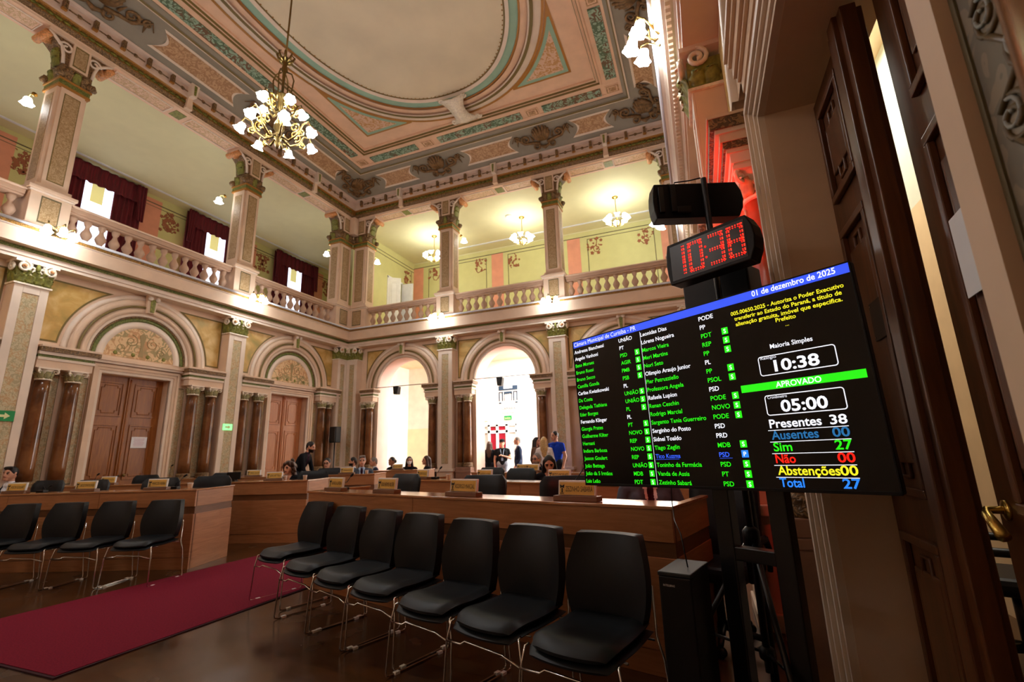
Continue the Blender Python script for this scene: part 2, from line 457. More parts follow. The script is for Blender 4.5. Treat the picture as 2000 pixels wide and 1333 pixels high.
def spiral(c, r0, r1, turns, n, a0=0.0, sgn=1):
    return [(c[0] + (r0 + (r1 - r0) * k / n) * math.cos(a0 + sgn * 2 * PI * turns * k / n), c[1] + (r0 + (r1 - r0) * k / n) * math.sin(a0 + sgn * 2 * PI * turns * k / n)) for k in range(n + 1)]
def leaf(mb, T, u, v, z, w, h, out, m, sx=1.0, sy=0.0):
    """acanthus leaf standing on a face; curls outward (along +v or along sx,sy)"""
    rows = []
    for i in range(7):
        q = i / 6
        ww = w * (0.75 + 0.5 * math.sin(q * PI * 0.9)) * (1 - 0.55 * q ** 3) * (1 + 0.16 * ((i % 2) * 2 - 1))
        o = out * (0.15 + q ** 2) - out * 0.5 * max(0, q - 0.85)
        zz = z + h * (q if q < 0.86 else 0.86 - (q - 0.86) * 0.9)
        r = []
        for j in range(5):
            p = (j - 2) / 2
            d = o - 0.25 * out * p * p
            r.append((u + p * ww / 2 * sx + d * sy, v + d * sx + p * ww / 2 * sy, zz))
        rows.append(r)
    mb.sheet(rows, 0.008, m, T)
def pilaster_capital(TT, uc, h, t):
    mb = MB(TT)
    mb.box(uc - h - 0.03, uc + h + 0.03, 0, PV + 0.03, 4.53, 4.56, WHITEV)
    mb.prism([(uc - h, 4.56), (uc + h, 4.56), (uc + h + 0.03, 4.84), (uc - h - 0.03, 4.84)], 0, PV + 0.015, LEAFG)
    for k in range(4): leaf(mb, None, uc - h + (k + 0.5) * h / 2, PV + 0.015, 4.57, h * 0.52, 0.17, 0.07, LEAFG)
    for k in range(3): leaf(mb, None, uc - h + (k + 1) * h / 2, PV + 0.012, 4.6, h * 0.5, 0.24, 0.09, LEAFG)
    for s in (-1, 1):
        for k in range(2): leaf(mb, None, uc + s * h, PV * (0.3 + 0.45 * k), 4.57, 0.12, 0.2, s * 0.06, LEAFG, sx=0.0, sy=1.0)
    mb.box(uc - h - 0.07, uc + h + 0.07, 0, PV + 0.07, 4.94, 4.99, CREAM)
    mb.build('acanthus_capital', t)
    mb = MB(TT)
    for s in (-1, 1):
        c = (uc + s * (h * 0.78), 4.86)
        sp = spiral(c, 0.105, 0.02, 1.6, 22, PI / 2, s)
        mb.tube([(u, PV + 0.06 + 0.03 * k / 22, z) for k, (u, z) in enumerate(sp)], [0.026 - 0.01 * k / 22 for k in range(23)], WHITEV, 8)
        mb.lathe([(0.03, -0.03), (0.035, 0.0), (0.02, 0.03)], 10, FLOWER, T=lambda x, y, z, c=c: TT(c[0] + x, PV + 0.09 + z, c[1] + y))
        c2 = (uc + s * h * 0.3, 4.84)
        sp = spiral(c2, 0.075, 0.02, 1.2, 16, PI / 2, -s)
        mb.tube([(u, PV + 0.05, z) for u, z in sp], 0.022, WHITEV, 8)
        mb.tube([(uc + s * h * 0.2, PV + 0.03, 4.7), (uc + s * h * 0.55, PV + 0.05, 4.78), (uc + s * h * 0.95, PV + 0.07, 4.93)], [0.018, 0.024, 0.03], WHITEV, 8)
        sp = spiral((0.12, 4.86), 0.1, 0.02, 1.5, 18, PI / 2, 1)
        mb.tube([(uc + s * (h + 0.05), PV - 0.08 + (q - 0.12), z) for q, z in sp], 0.022, WHITEV, 8)
    mb.tube([(uc, PV + 0.05, 4.78), (uc, PV + 0.08, 4.86), (uc, PV + 0.07, 4.94)], [0.03, 0.04, 0.02], LEAFG, 8)
    mb.build('volutes', t)

def small_column(T, u, v, label, group, r=0.125):
    b, TT = based(T, u, v)
    t = thing('column', label, 'column', b, 0, group)
    LT = lambda x, y, z: (x, y, z)
    mb = MB()
    e = r + 0.035
    for w_, z0, z1 in ((e - 0.012, 0, 0.74), (e, 0.74, 0.8), (e, 0, 0.1), (e - 0.01, 0.8, 0.9)): mb.box(-w_, w_, -w_, w_, z0, z1, PEDM)
    mb.build('pedestal', t, 0.008)
    mb = MB(); mb.lathe([(r * q, z) for q, z in ((1.2, 0.9), (1.25, 0.925), (1.18, 0.95), (1.1, 0.97), (1.18, 0.985), (1.16, 1.01), (1.02, 1.03))], 24, BROWNM); mb.build('base', t)
    mb = MB(); mb.lathe([(r, 1.03)] + [(r * (1 - 0.12 * (k / 8) ** 2), 1.03 + 1.82 * k / 8) for k in range(1, 9)], 24, MARBLE); mb.build('shaft', t)
    k_ = r / 0.125; mb = MB(lambda x, y, z: (x * k_, y * k_, z)); mb.lathe([(0.125, 2.85), (0.13, 2.87), (0.115, 2.88), (0.12, 3.02), (0.15, 3.05)], 20, WHITEV)
    for k in range(8):
        a = 2 * PI * k / 8; ca, sa = math.cos(a), math.sin(a)
        TTl = lambda u_, v_, z_, ca=ca, sa=sa: (u_ * -sa + v_ * ca, u_ * ca + v_ * sa, z_)
        TTm = lambda u_, v_, z_, f=TTl: (lambda p: (p[0] * k_, p[1] * k_, p[2]))(f(u_, v_, z_))
        leaf(mb, TTm, 0, 0.115, 2.88, 0.085, 0.15, 0.05, LEAFG2)
    for k in range(4):
        a = PI / 4 + PI / 2 * k; ca, sa = math.cos(a), math.sin(a)
        sp = spiral((0.17, 3.01), 0.05, 0.012, 1.3, 12, PI / 2, -1)
        mb.tube([(q * ca, q * sa, z) for q, z in sp], 0.014, WHITEV, 6)
    mb.box(-0.16, 0.16, -0.16, 0.16, 3.05, 3.08, CREAM)
    mb.build('capital', t)
    return t

def door_panel_detail(mb, T, u0, u1, v, z0, z1, m, t=0.018, ear=0.05):
    """raised bolection frame with a notched inner fillet"""
    w = 0.035
    for (a, b, c, d) in ((u0, u1, z0, z0 + w), (u0, u1, z1 - w, z1), (u0, u0 + w, z0 + w, z1 - w), (u1 - w, u1, z0 + w, z1 - w)):
        mb.box(a, b, v, v + t, c, d, m, T)
    i = 0.075; e = ear
    P = [(u0 + i + e, z0 + i), (u1 - i - e, z0 + i), (u1 - i - e, z0 + i + e), (u1 - i, z0 + i + e), (u1 - i, z1 - i - e), (u1 - i - e, z1 - i - e), (u1 - i - e, z1 - i), (u0 + i + e, z1 - i), (u0 + i + e, z1 - i - e), (u0 + i, z1 - i - e), (u0 + i, z0 + i + e), (u0 + i + e, z0 + i + e)]
    mb.tube([(u, v + 0.004, z) for u, z in P], 0.011, m, 6, T, closed=True)
def double_door(T, uc, hw, zd, v, m, n, label):
    b, TT = based(T, uc, v)
    t = thing('door_%d' % n, label, 'door', b); structure(t)
    for s, nm in ((-1, 'door_leaf'), (1, 'door_leaf')):
        mb = MB(TT); u0, u1 = (uc - hw, uc - 0.004) if s < 0 else (uc + 0.004, uc + hw)
        mb.box(u0, u1, v - 0.05, v, 0.01, zd, m)
        for z0, z1 in ((0.15, 0.78), (0.95, 2.12), (2.28, zd - 0.13)): door_panel_detail(mb, None, u0 + 0.1, u1 - 0.1, v, z0, z1, m)
        mb.build(nm, t, 0.004)
    mb = MB(TT); mb.box(uc - 0.045, uc + 0.045, v, v + 0.03, 0.01, zd, m); mb.tube([(uc, v + 0.03, 0.05), (uc, v + 0.03, zd - 0.05)], 0.02, m, 8); mb.build('meeting_stile', t, 0.004)
    mb = MB(TT); mb.lathe([(0.012, 0), (0.012, 0.04), (0.03, 0.05), (0.033, 0.07), (0.02, 0.085)], 12, BRASSD, T=lambda x, y, z: TT(uc + 0.11 + x, v + z, 1.05 + y)); mb.build('door_knob', t)
    return t
def door_surround(mb, T, uc, hw, zd):
    for a, b, v in ((0.0, 0.06, 0.05), (0.06, 0.12, 0.075), (0.12, 0.17, 0.1)):
        for s in (-1, 1):
            x0, x1 = sorted((uc + s * (hw + a), uc + s * (hw + b)))
            mb.box(x0, x1, -0.02, v, 0, zd + b, PLAST if v > 0.06 else CREAM, T)
        mb.box(uc - hw - a, uc + hw + a, -0.02, v, zd + a, zd + b, PLAST if v > 0.06 else CREAM, T)
    mb.box(uc - hw - 0.24, uc + hw + 0.24, -0.02, 0.12, zd + 0.2, zd + 0.25, CREAM, T); mb.box(uc - hw - 0.28, uc + hw + 0.28, -0.02, 0.16, zd + 0.25, zd + 0.31, PLAST, T)
    mb.box(uc - hw, uc + hw, -0.4, 0.0, zd - 0.01, zd + 0.02, PLAST, T)

TRIM = [0]
def trim(mb, label, bevel=0.0):
    TRIM[0] += 1
    o = structure(mb.build('trim_%d' % TRIM[0], None, bevel)); tag(o, label, 'moulding'); return o

wl, wr, wb = MB(), MB(), MB()
wl.box(Y0, 0.22, -0.4, 0, 0, ZTOP, PLAST, TL)
names_l = ['nearest the camera on the left wall', 'in the middle of the left wall', 'next to the corner on the left wall']
for k, uc in enumerate(L_BAY):
    u0 = [0.22, 4.49, 8.76][k]; u1 = [4.49, 8.76, 13.3][k]
    wall_door(wl, TL, u0, u1, uc, 0.7, 3.15, PLAST)
    if k > 0:
        wall_door(wr, TR, u0, u1, uc, 0.7, 3.15, PLAST)
DU0, DU1, DUC, DHW = 1.08, 2.76, 1.92, 0.84          # the half-open door in the right wall
wall_door(wr, TR, 0.2, 4.49, DUC, DHW, 3.15, PLAST)
wr.box(Y0, 0.2, -0.4, 0, 0, ZTOP, PLAST, TR)
for k, uc in enumerate(B_BAY):
    wall_arch(wb, TB, [-11.9, -7.36, -3.66][k], [-7.36, -3.66, 0.6][k], uc, 0.98, PLAST)
for mb, nm, lb in ((wl, 'wall_left', 'pink plaster wall with the two tall panelled doors'), (wr, 'wall_right', 'shaded plaster wall behind the scoreboard'), (wb, 'wall_back', 'pink plaster wall pierced by the tall open arches')):
    tag(structure(mb.build(nm)), lb, 'wall')
# front wall behind the camera
mb = MB(); mb.box(-18, 4, Y0 - 0.3, Y0, 0, 11.3, PLAST); tag(structure(mb.build('wall_front')), 'plain wall behind the camera closing the chamber', 'wall')

# archivolts, spandrels, keystones, imposts, stencilled side panels
def bay_mouldings(T, uc, half, opened, label, hw=0.7, zd=3.15):
    mb = MB(T)
    R1 = 1.46
    ring(mb, T, uc, 1.36, R1, 0, 0.055, CREAM); ring(mb, T, uc, 1.22, 1.36, 0, 0.085, PLAST); ring(mb, T, uc, 1.18, 1.22, 0, 0.1, OLIVE)
    ring(mb, T, uc, 1.06, 1.18, 0, 0.075, PLAST); ring(mb, T, uc, 0.99, 1.06, 0, 0.05, CREAM)
    spandrels(mb, T, uc, half, R1 + 0.05)
    keystone(mb, T, uc)
    for s in (-1, 1):
        a, b = sorted((uc + s * (1.0 if opened else 0.98), uc + s * half)); impost(mb, T, a, b, -s)
    if not opened:
        ring(mb, T, uc, 0.95, 0.99, 0, 0.03, BROWNM); ring(mb, T, uc, 0.87, 0.95, 0, 0.018, GREEN); ring(mb, T, uc, 0.72, 0.87, 0, 0.012, CREAM, z0=ZS)
        pts = arc(uc, ZS + 0.02, 0.72, 0, PI, 36); mb.prism(pts, 0.0, 0.01, LUN, T=T)
        lunette_relief(mb, T, uc)
        door_surround(mb, T, uc, hw, zd)
        for s in (-1, 1):
            for a, b in ((0.905, 1.06), (1.38, 1.6)):
                x0, x1 = sorted((uc + s * a, uc + s * b)); mb.box(x0, x1, 0, 0.015, 0.95, 2.98, DAM, T)
                mb.box(x0 - 0.012, x1 + 0.012, 0, 0.008, 0.93, 3.0, SLINE, T)
        for s in (-1, 1):
            a, b = sorted((uc + s * (hw + 0.17), uc + s * half)); mb.box(a, b, 0, 0.06, 0, 0.12, PLAST, T); mb.box(a, b, 0, 0.05, 0.8, 0.88, CREAM, T)
    return trim(mb, label)
LUNI = paint('lunette_ink', (160, 138, 92), 0.6)
def lunette_relief(mb, T, uc):
    z = ZS
    for s in (-1, 1):
        sp = spiral((uc + s * 0.22, z + 0.4), 0.14, 0.03, 1.4, 20, PI * 0.5, s)
        mb.tube([(u, 0.012, q) for u, q in sp], 0.008, LUNI, 6, T)
        sp = spiral((uc + s * 0.42, z + 0.22), 0.1, 0.02, 1.3, 16, -PI * 0.5, -s)
        mb.tube([(u, 0.012, q) for u, q in sp], 0.007, LUNI, 6, T)
        for q in (0.15, 0.5): mb.lathe([(0.045, 0), (0.03, 0.012)], 8, LEAFG, T=lambda x, y, zz, s=s, q=q: T(uc + s * q + x, 0.01 + zz, z + 0.1 + y))
    mb.prism([(uc - 0.05, z + 0.08), (uc + 0.05, z + 0.08), (uc + 0.02, z + 0.3), (uc + 0.07, z + 0.55), (uc, z + 0.62), (uc - 0.07, z + 0.55), (uc - 0.02, z + 0.3)], 0.01, 0.016, LUNI, T=T)
bay_mouldings(TL, L_BAY[1], 1.86, False, 'arch mouldings, gold spandrels and lunette over the larger door, the one carrying a notice')
bay_mouldings(TL, L_BAY[2], 1.86, False, 'arch mouldings, gold spandrels and lunette over the door by the corner')
bay_mouldings(TL, L_BAY[0], 1.86, False, 'arch mouldings on the left wall, only an edge of them in the picture')
bay_mouldings(TB, B_BAY[0], 1.5, True, 'arch mouldings and spandrels round the left open arch beside the corner')
bay_mouldings(TB, B_BAY[1], 1.6, True, 'arch mouldings and spandrels round the open arch showing the exit sign')
bay_mouldings(TB, B_BAY[2], 1.6, True, 'arch mouldings round the third arch, mostly behind the scoreboard')
bay_mouldings(TR, L_BAY[1], 1.86, False, 'arch mouldings on the right wall beyond the nearest pilaster')
bay_mouldings(TR, L_BAY[2], 1.86, False, 'arch mouldings on the right wall by the far corner')
# mouldings round the half-open door (right wall)
mb = MB(TR)
for a, b, v in ((0.0, 0.03, 0.035), (0.03, 0.05, 0.05), (0.05, 0.09, 0.045), (0.09, 0.12, 0.065), (0.12, 0.16, 0.08)):
    mb.box(DUC + DHW + a + 0.002, DUC + DHW + b, 0.0, v, 0, 3.15 + b, CREAM); mb.box(DUC - DHW - b, DUC + DHW + a, 0.0, v, 3.15 + a + 0.002, 3.15 + b, CREAM)
mb.box(DU0 - 0.08, DU0 - 0.002, 0.0, 0.03, 0, 3.4, PLAST)
for z0, z1, v in ((3.33, 3.37, 0.07), (3.37, 3.45, 0.08), (3.45, 3.48, 0.1), (3.48, 3.56, 0.12), (3.56, 3.6, 0.14), (3.6, 3.64, 0.16)):
    mb.box(DUC - DHW - 0.1, DUC + DHW + 0.05, -0.02, v, z0, z1, PLAST)
ring(mb, TR, DUC, 1.3, 1.46, 0, 0.08, PLAST); ring(mb, TR, DUC, 1.16, 1.3, 0, 0.11, CREAM); ring(mb, TR, DUC, 1.0, 1.16, 0, 0.07, PLAST); ring(mb, TR, DUC, 0.9, 1.0, 0, 0.03, BROWNM)
spandrels(mb, TR, DUC, 2.2, 1.52)
for z0, z1, v, m_ in ((3.06, 3.1, 0.15, PLAST), (3.1, 3.17, 0.165, CREAM), (3.17, 3.2, 0.185, PLAST), (3.2, 3.25, 0.2, BROWNM), (3.25, 3.31, 0.215, PLAST), (3.31, 3.34, 0.24, CREAM), (3.34, 3.42, 0.27, BROWNM), (3.42, 3.44, 0.28, PLAST)):
    mb.box(3.12 - (v - 0.15) * 0.5, 4.2, -0.02, v, z0, z1, m_)
for a, b in ((3.42, 3.6),): mb.box(a, b, 0, 0.015, 0.95, 2.98, DAM)
trim(mb, 'reeded plaster casing and lintel round the half-open dark door')
small_column(TR, 3.27, 0.0, 'brown marble column glowing red beside the clock and half-open door', 'columns')
small_column(TR, 3.86, 0.0, 'brown marble column half hidden behind the red-lit one on the right wall', 'columns')
DAMD = damask('border_damask', (128, 112, 86), (104, 92, 70), 20, 0.45, 0.5); SCROLLD = paint('scroll_ochre', (92, 72, 34), 0.5); SCROLLL = paint('scroll_grey', (150, 154, 148), 0.5)
# painted ornament border on the near side of that door
mb = MB(TR)
mb.box(0.72, 0.99, 0, 0.004, 0.9, 4.8, DAMD); mb.box(0.98, 0.994, 0, 0.008, 0.9, 4.8, SLINE)
for k in range(18):
    z = 1.0 + 0.2 * k
    for s, cu_ in ((1, 0.92), (-1, 0.86)):
        sp = spiral((cu_, z + (0.1 if s < 0 else 0)), 0.045, 0.01, 1.5, 20, PI / 2, s)
        mb.tube([(u, 0.004, q) for u, q in sp], 0.006, SCROLLD, 6)
        sp = spiral((cu_ + 0.008, z + 0.012 + (0.1 if s < 0 else 0)), 0.03, 0.006, 1.2, 14, PI / 2, s)
        mb.tube([(u, 0.006, q) for u, q in sp], 0.004, SCROLLL, 6)
    mb.tube([(0.95, 0.004, z + 0.03), (0.86, 0.004, z + 0.09), (0.93, 0.004, z + 0.17)], 0.007, SCROLLD, 6)
trim(mb, 'painted scroll border on the wall at the right edge of the picture')
small_column(TR, 0.5, 0.02, 'brown marble column catching a red reflection at the right edge', 'columns', r=0.19)

# ---- pilasters, small columns
lower_pilaster(TL, 4.49, 'tall pilaster on the left wall carrying the green arrow sign, left of the larger door')
lower_pilaster(TL, 8.76, 'tall pilaster on the left wall between the two doors, with a small exit sign')
lower_pilaster(TL, 0.22, 'pilaster on the left wall beyond the left edge of the picture')
lower_pilaster(TL, 12.79, 'half pilaster on the left wall meeting the corner', 0.42)
lower_pilaster(TB, -11.02, 'half pilaster on the back wall meeting the left corner', 0.42)
lower_pilaster(TB, -7.36, 'tall pilaster between the two open arches of the back wall')
lower_pilaster(TB, -3.66, 'tall pilaster on the back wall behind the blue T-shirt man, left of the scoreboard')
lower_pilaster(TB, -0.0, 'half pilaster in the right corner behind the scoreboard', 0.42)
lower_pilaster(TR, 4.44, 'pilaster with a green capital on the right wall above the clock')
lower_pilaster(TR, 8.76, 'pilaster on the right wall further back')
for s, w_ in ((-1, 'left'), (1, 'right')):
    for d, w2 in ((1.2, 'inner'), (1.665, 'outer')):
        small_column(TL, L_BAY[1] + s * d, 0.14, '%s brown marble column on the %s of the larger door' % (w2, w_), 'columns')
        if s > 0 and w2 == 'outer': small_column(TL, L_BAY[2] + 1.53, 0.14, 'thinner brown marble column between the door by the corner and the corner', 'columns', 0.085)
        else: small_column(TL, L_BAY[2] + s * d, 0.14, '%s brown marble column on the %s of the door by the corner' % (w2, w_), 'columns')
    for k, nm in ((0, 'left open arch beside the corner'), (1, 'open arch showing the exit sign')):
        small_column(TB, B_BAY[k] + s * 1.2, 0.13, 'brown marble column right at the %s jamb of the %s' % (w_, nm), 'columns')
        if s < 0: small_column(TB, B_BAY[k] + s * 1.485, 0.1, 'thinner brown marble column at the %s side of the %s' % (w_, nm), 'columns', 0.085)
small_column(TB, B_BAY[2] - 1.2, 0.13, 'brown marble column just left of the scoreboard edge on the back wall', 'columns')

# ---- doors
double_door(TL, L_BAY[1], 0.7, 3.15, -0.2, DOORW, 1, 'tall brown double door with a paper notice on its right leaf')
d2 = double_door(TL, L_BAY[2], 0.7, 3.15, -0.2, DOORL, 2, 'tall double door near the corner, a lit pinkish sheen put into its wood colour')
double_door(TL, L_BAY[0], 0.7, 3.15, -0.2, DOORW, 3, 'double door of the left wall beyond the picture edge')
mb = MB(); mb.box(-0.001, 0.004, -0.16, 0.16, -0.12, 0.12, PAPER)
for k in range(6): mb.box(0.004, 0.0055, -0.11 + 0.01 * (k % 2), 0.11 - 0.012 * (k % 3), 0.075 - 0.03 * k, 0.083 - 0.03 * k, paint('notice_red', (196, 140, 160), 0.7) if k == 0 else MATS['notice_red'])
tag(mb.build('notice', loc=(WLX - 0.18, L_BAY[1] + 0.34, 1.74)), 'white paper notice stuck on the right leaf of the larger door', 'notice')

# half-open dark door of the right wall: far leaf shut, near leaf ajar
XD = WRX + 0.24
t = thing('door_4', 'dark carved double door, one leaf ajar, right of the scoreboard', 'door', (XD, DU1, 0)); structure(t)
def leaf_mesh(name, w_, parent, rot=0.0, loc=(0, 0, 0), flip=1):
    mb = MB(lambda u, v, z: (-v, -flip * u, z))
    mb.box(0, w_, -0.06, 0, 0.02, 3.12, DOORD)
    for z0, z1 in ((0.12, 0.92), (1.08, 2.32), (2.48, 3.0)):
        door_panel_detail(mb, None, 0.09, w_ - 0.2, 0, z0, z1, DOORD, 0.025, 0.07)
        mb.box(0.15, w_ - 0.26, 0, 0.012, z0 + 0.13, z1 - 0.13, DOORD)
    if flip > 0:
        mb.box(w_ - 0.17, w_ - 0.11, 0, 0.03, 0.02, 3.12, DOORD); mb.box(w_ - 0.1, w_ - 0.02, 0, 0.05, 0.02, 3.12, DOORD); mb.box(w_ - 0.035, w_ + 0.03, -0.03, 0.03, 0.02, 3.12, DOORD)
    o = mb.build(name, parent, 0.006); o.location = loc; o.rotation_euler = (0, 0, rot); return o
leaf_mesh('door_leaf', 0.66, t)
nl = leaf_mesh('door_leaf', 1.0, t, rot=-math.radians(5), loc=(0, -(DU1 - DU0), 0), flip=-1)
mb = MB(lambda u, v, z: (-v, u, z))
mb.tube([(0.93, 0, 1.08), (0.93, 0.05, 1.08), (0.9, 0.06, 1.07), (0.8, 0.065, 1.02)], [0.012, 0.012, 0.014, 0.018], BRASS, 10)
mb.lathe([(0.03, 0), (0.03, 0.008), (0.012, 0.012)], 16, BRASS, T=lambda x, y, z: (-z, 0.93 + x, 1.08 + y))
h_ = mb.build('door_handle', nl); h_['label'] = 'twisted brass lever handle'
mb = MB(lambda u, v, z: (-v, u, z)); mb.box(0.52, 0.74, 0.026, 0.029, 1.72, 1.98, PAPER); q = mb.build('paper_sheet', nl); q['label'] = 'white sheet taped to the leaf'
# bronze plate on the shut leaf
PL = lambda u, v, z: (XD - v, u, z)
t2 = thing('door_plate', 'dark bronze name plate screwed to the carved door', 'plaque', (XD - 0.013, 2.33, 1.81))
PLT = lambda u, v, z: (-v, -u, z)
mb = MB(PLT); mb.box(-0.15, 0.15, 0.0, 0.008, -0.085, 0.085, paint('bronze_plate', (44, 42, 38), 0.35, 0.6)); mb.build('plate', t2, 0.002)
mb = MB()
for k, s in enumerate(('SALA DOS', 'VEREADORES')):
    text_mesh(s, 0.05, paint('bronze_letter', (66, 62, 54), 0.4, 0.5) if k == 0 else MATS['bronze_letter'], lambda x, y, z, k=k: PLT(x, 0.0095, 0.012 - 0.06 * k + y), 'CENTER', 0.19 if k == 0 else 0.22, 0.0, mb)
mb.build('lettering', t2)
mb = MB()
for su in (-0.135, 0.135):
    for sz in (-0.07, 0.07): mb.lathe([(0.004, 0.008), (0.003, 0.011)], 8, CHROME, T=lambda x, y, z, su=su, sz=sz: PLT(su + x, z, sz + y))
mb.build('screw', t2)

# ---- entablature between the storeys
def sweepU(mb, prof, mats, y0=Y0):
    for k in range(len(prof) - 1):
        a, b = prof[k], prof[k + 1]; mt = mats[k] if isinstance(mats, (list, tuple)) else mats
        P = lambda v, z: [(WLX + v, y0, z), (WLX + v, BY - v, z), (WRX - v, BY - v, z), (WRX - v, y0, z)]
        mb.grid([P(*a), P(*b)], mt, False)
mb = MB()
prof = [(0, 4.99), (.31, 4.99), (.31, 5.055), (.335, 5.055), (.335, 5.12), (.36, 5.135), (.345, 5.14), (.345, 5.255), (.38, 5.262), (.38, 5.275), (.38, 5.345), (.46, 5.37), (.47, 5.43), (.5, 5.47), (.54, 5.49), (.54, 5.5), (.53, 5.565), (.5, 5.6), (0, 5.6)]
mats = [CREAM, CREAM, PLAST, CREAM, CREAM, CREAM, GREEN, CREAM, CREAM, PLAST, CREAM, CREAM, CREAM, CREAM, CREAM, GILT, PLAST, PLAST]
sweepU(mb, prof, mats)
trim(mb, 'cream, green and gilt entablature running round the room under the balcony')
mb = MB()
def along(T, a, b, step, fn):
    n = int((b - a) / step)
    for k in range(n): fn(T, a + (k + 0.5) * step)
dent = lambda T, u: mb.box(u - 0.022, u + 0.022, 0.375, 0.425, 5.28, 5.342, CREAM, T)
along(TL, 0, BY - 0.4, 0.075, dent); along(TB, WLX + 0.42, WRX - 0.42, 0.075, dent); along(TR, 0, BY - 0.4, 0.075, dent)
trim(mb, 'row of small dentils under the balcony cornice')
mb = MB(); v = 0.555; z = 5.585
mb.tube([(WLX + v, Y0 + 0.1, z), (WLX + v, BY - v - 0.03, z), (WLX + v + 0.03, BY - v, z), (WRX - v - 0.03, BY - v, z), (WRX - v, BY - v - 0.03, z), (WRX - v, Y0 + 0.1, z)], 0.028, PIPE, 10)
tag(mb.build('conduit'), 'white cable conduit running along the balcony edge', 'conduit')
# ------------------------------------------------------------------ upper storey
ZF = 5.58
for k, (x0, x1, y0, y1) in enumerate(((-16.1, -11.0, Y0, 17.65), (-11.2, 0.6, 12.75, 17.65), (0.0, 4, 12.75, 17.65))):
    mb = MB(); mb.box(x0, x1, y0, y1, 5.2 if k != 0 else 5.21, ZF, PLAST)
    if k < 2: tag(structure(mb.build('floor')), ('floor slab of the left gallery', 'floor slab of the gallery over the arches')[k], 'floor')
# galleries
mb = MB(); mb.box(-16.4, -16.1, Y0, 17.9, ZF, 9.95, GALW); tag(structure(mb.build('wall_left')), 'pale green gallery wall with the curtained windows', 'wall')
mb = MB(); mb.box(-16.4, 4, 17.65, 17.95, ZF, 9.95, GALW); tag(structure(mb.build('wall_back')), 'pale green gallery wall with salmon stripes above the arches', 'wall')
mb = MB()
mb.box(-11.85, -11.65, 13.75, 15.72, ZF, 9.95, GALW); mb.box(-11.85, -11.65, 16.72, 17.65, ZF, 9.95, GALW); mb.box(-11.85, -11.65, 15.72, 16.72, 8.72, 9.95, GALW)
tag(structure(mb.build('wall_left')), 'short gallery wall holding the open white doors', 'wall')
mb = MB(); mb.box(-16.4, -11.45, Y0, 17.9, 9.95, 10.15, GALC); mb.box(-11.45, 4, 13.2, 17.9, 9.95, 10.15, GALC)
tag(structure(mb.build('ceiling')), 'pale yellow ceiling of the galleries', 'ceiling')
mb = MB(); mb.box(WRX - 0.05, WRX + 0.2, Y0, 12.3, ZF, 10.6, PLAST); tag(structure(mb.build('wall_right')), 'upper right wall hidden behind the cornice', 'wall')
mb = MB(); mb.box(3.7, 4, 13, 17.7, ZF, 9.95, GALW); tag(structure(mb.build('wall_right')), 'end wall of the gallery above the arches', 'wall')
# painted lines, salmon stripes, stencils, conduits
def flower_stencil(mb, T, u, z, s=1, sc_=1.0, m=None):
    """corner spray: a curling stem with leaves and round blossoms"""
    m = m or STEN
    st = [(0, 0.42), (0.1 * s, 0.3), (0.06 * s, 0.12), (-0.08 * s, 0.0), (-0.02 * s, -0.16), (0.12 * s, -0.2), (0.2 * s, -0.1)]
    mb.tube([(u + a * sc_, 0.004, z - 0.1 + b * sc_) for a, b in st], 0.018 * sc_, m, 6, T)
    rr = random.Random(int(abs(u * 37 + z * 11)))
    for k in range(22):
        a = u + s * rr.uniform(-0.3, 0.3) * sc_; b = z + rr.uniform(-0.36, 0.34) * sc_
        if abs(a - u) + abs(b - z) > 0.5 * sc_ and s * (a - u) > 0: continue
        r = rr.uniform(0.03, 0.075) * sc_; ang = rr.uniform(0, PI)
        pts = [(a + r * (1 + 0.25 * math.cos(5 * q)) * math.cos(q) * (1 if k % 3 else 0.5), b + r * (1 + 0.25 * math.cos(5 * q)) * math.sin(q)) for q in [2 * PI * i / 14 for i in range(14)]]
        pts = [(a + (x - a) * math.cos(ang) - (y - b) * math.sin(ang), b + (x - a) * math.sin(ang) + (y - b) * math.cos(ang)) for x, y in pts]
        mb.prism(pts, 0.0, 0.006 + 0.0007 * k, m, T=T)
GL = lambda u, v, z: (-16.1 + v, u, z)
GB = lambda u, v, z: (u, 17.65 - v, z)
GS = lambda u, v, z: (-11.65 + v, u, z)
mb = MB(GB)
for u in (-11.4, -7.44, -4.06, -0.4):
    mb.box(u - 0.27, u + 0.27, 0, 0.006, ZF, 9.68, SALM)
mb.box(-11.65, 3.7, 0, 0.012, 9.68, 9.71, SLINE); mb.box(-11.65, 3.7, 0, 0.012, 9.9, 9.95, GALC)
for a, b in ((-10.85, -7.95), (-6.95, -4.55), (-3.5, -0.9)):
    for x0, x1, z0, z1 in ((a, a + 0.025, ZF + 0.8, 9.57), (b - 0.025, b, ZF + 0.8, 9.57), (a, b, 9.545, 9.57)): mb.box(x0, x1, 0, 0.008, z0, z1, SLINE)
    flower_stencil(mb, None, a + 0.3, 9.25, 1, 0.95); flower_stencil(mb, None, b - 0.3, 9.25, -1, 0.95)
trim(mb, 'salmon stripes and brown flower stencils on the gallery wall over the arches')
mb = MB(GL)
mb.box(Y0, 17.6, 0, 0.012, 9.66, 9.69, SLINE); mb.box(Y0, 17.6, 0, 0.01, 9.56, 9.575, SLINE)
for k in range(-1, 5):
    c = 7.4 + 3.72 * k
    mb.box(c + 1.2, c + 1.84, 0, 0.006, ZF, 9.82, SALM)
    flower_stencil(mb, None, c + 2.15, 9.2, 1); flower_stencil(mb, None, c - 1.55, 9.2, -1)
trim(mb, 'salmon stripes and brown flower stencils on the left gallery wall')
mb = MB(GS)
for z0 in (9.5, 9.64): mb.box(13.75, 17.65, 0, 0.008, z0, z0 + 0.025, SLINE)
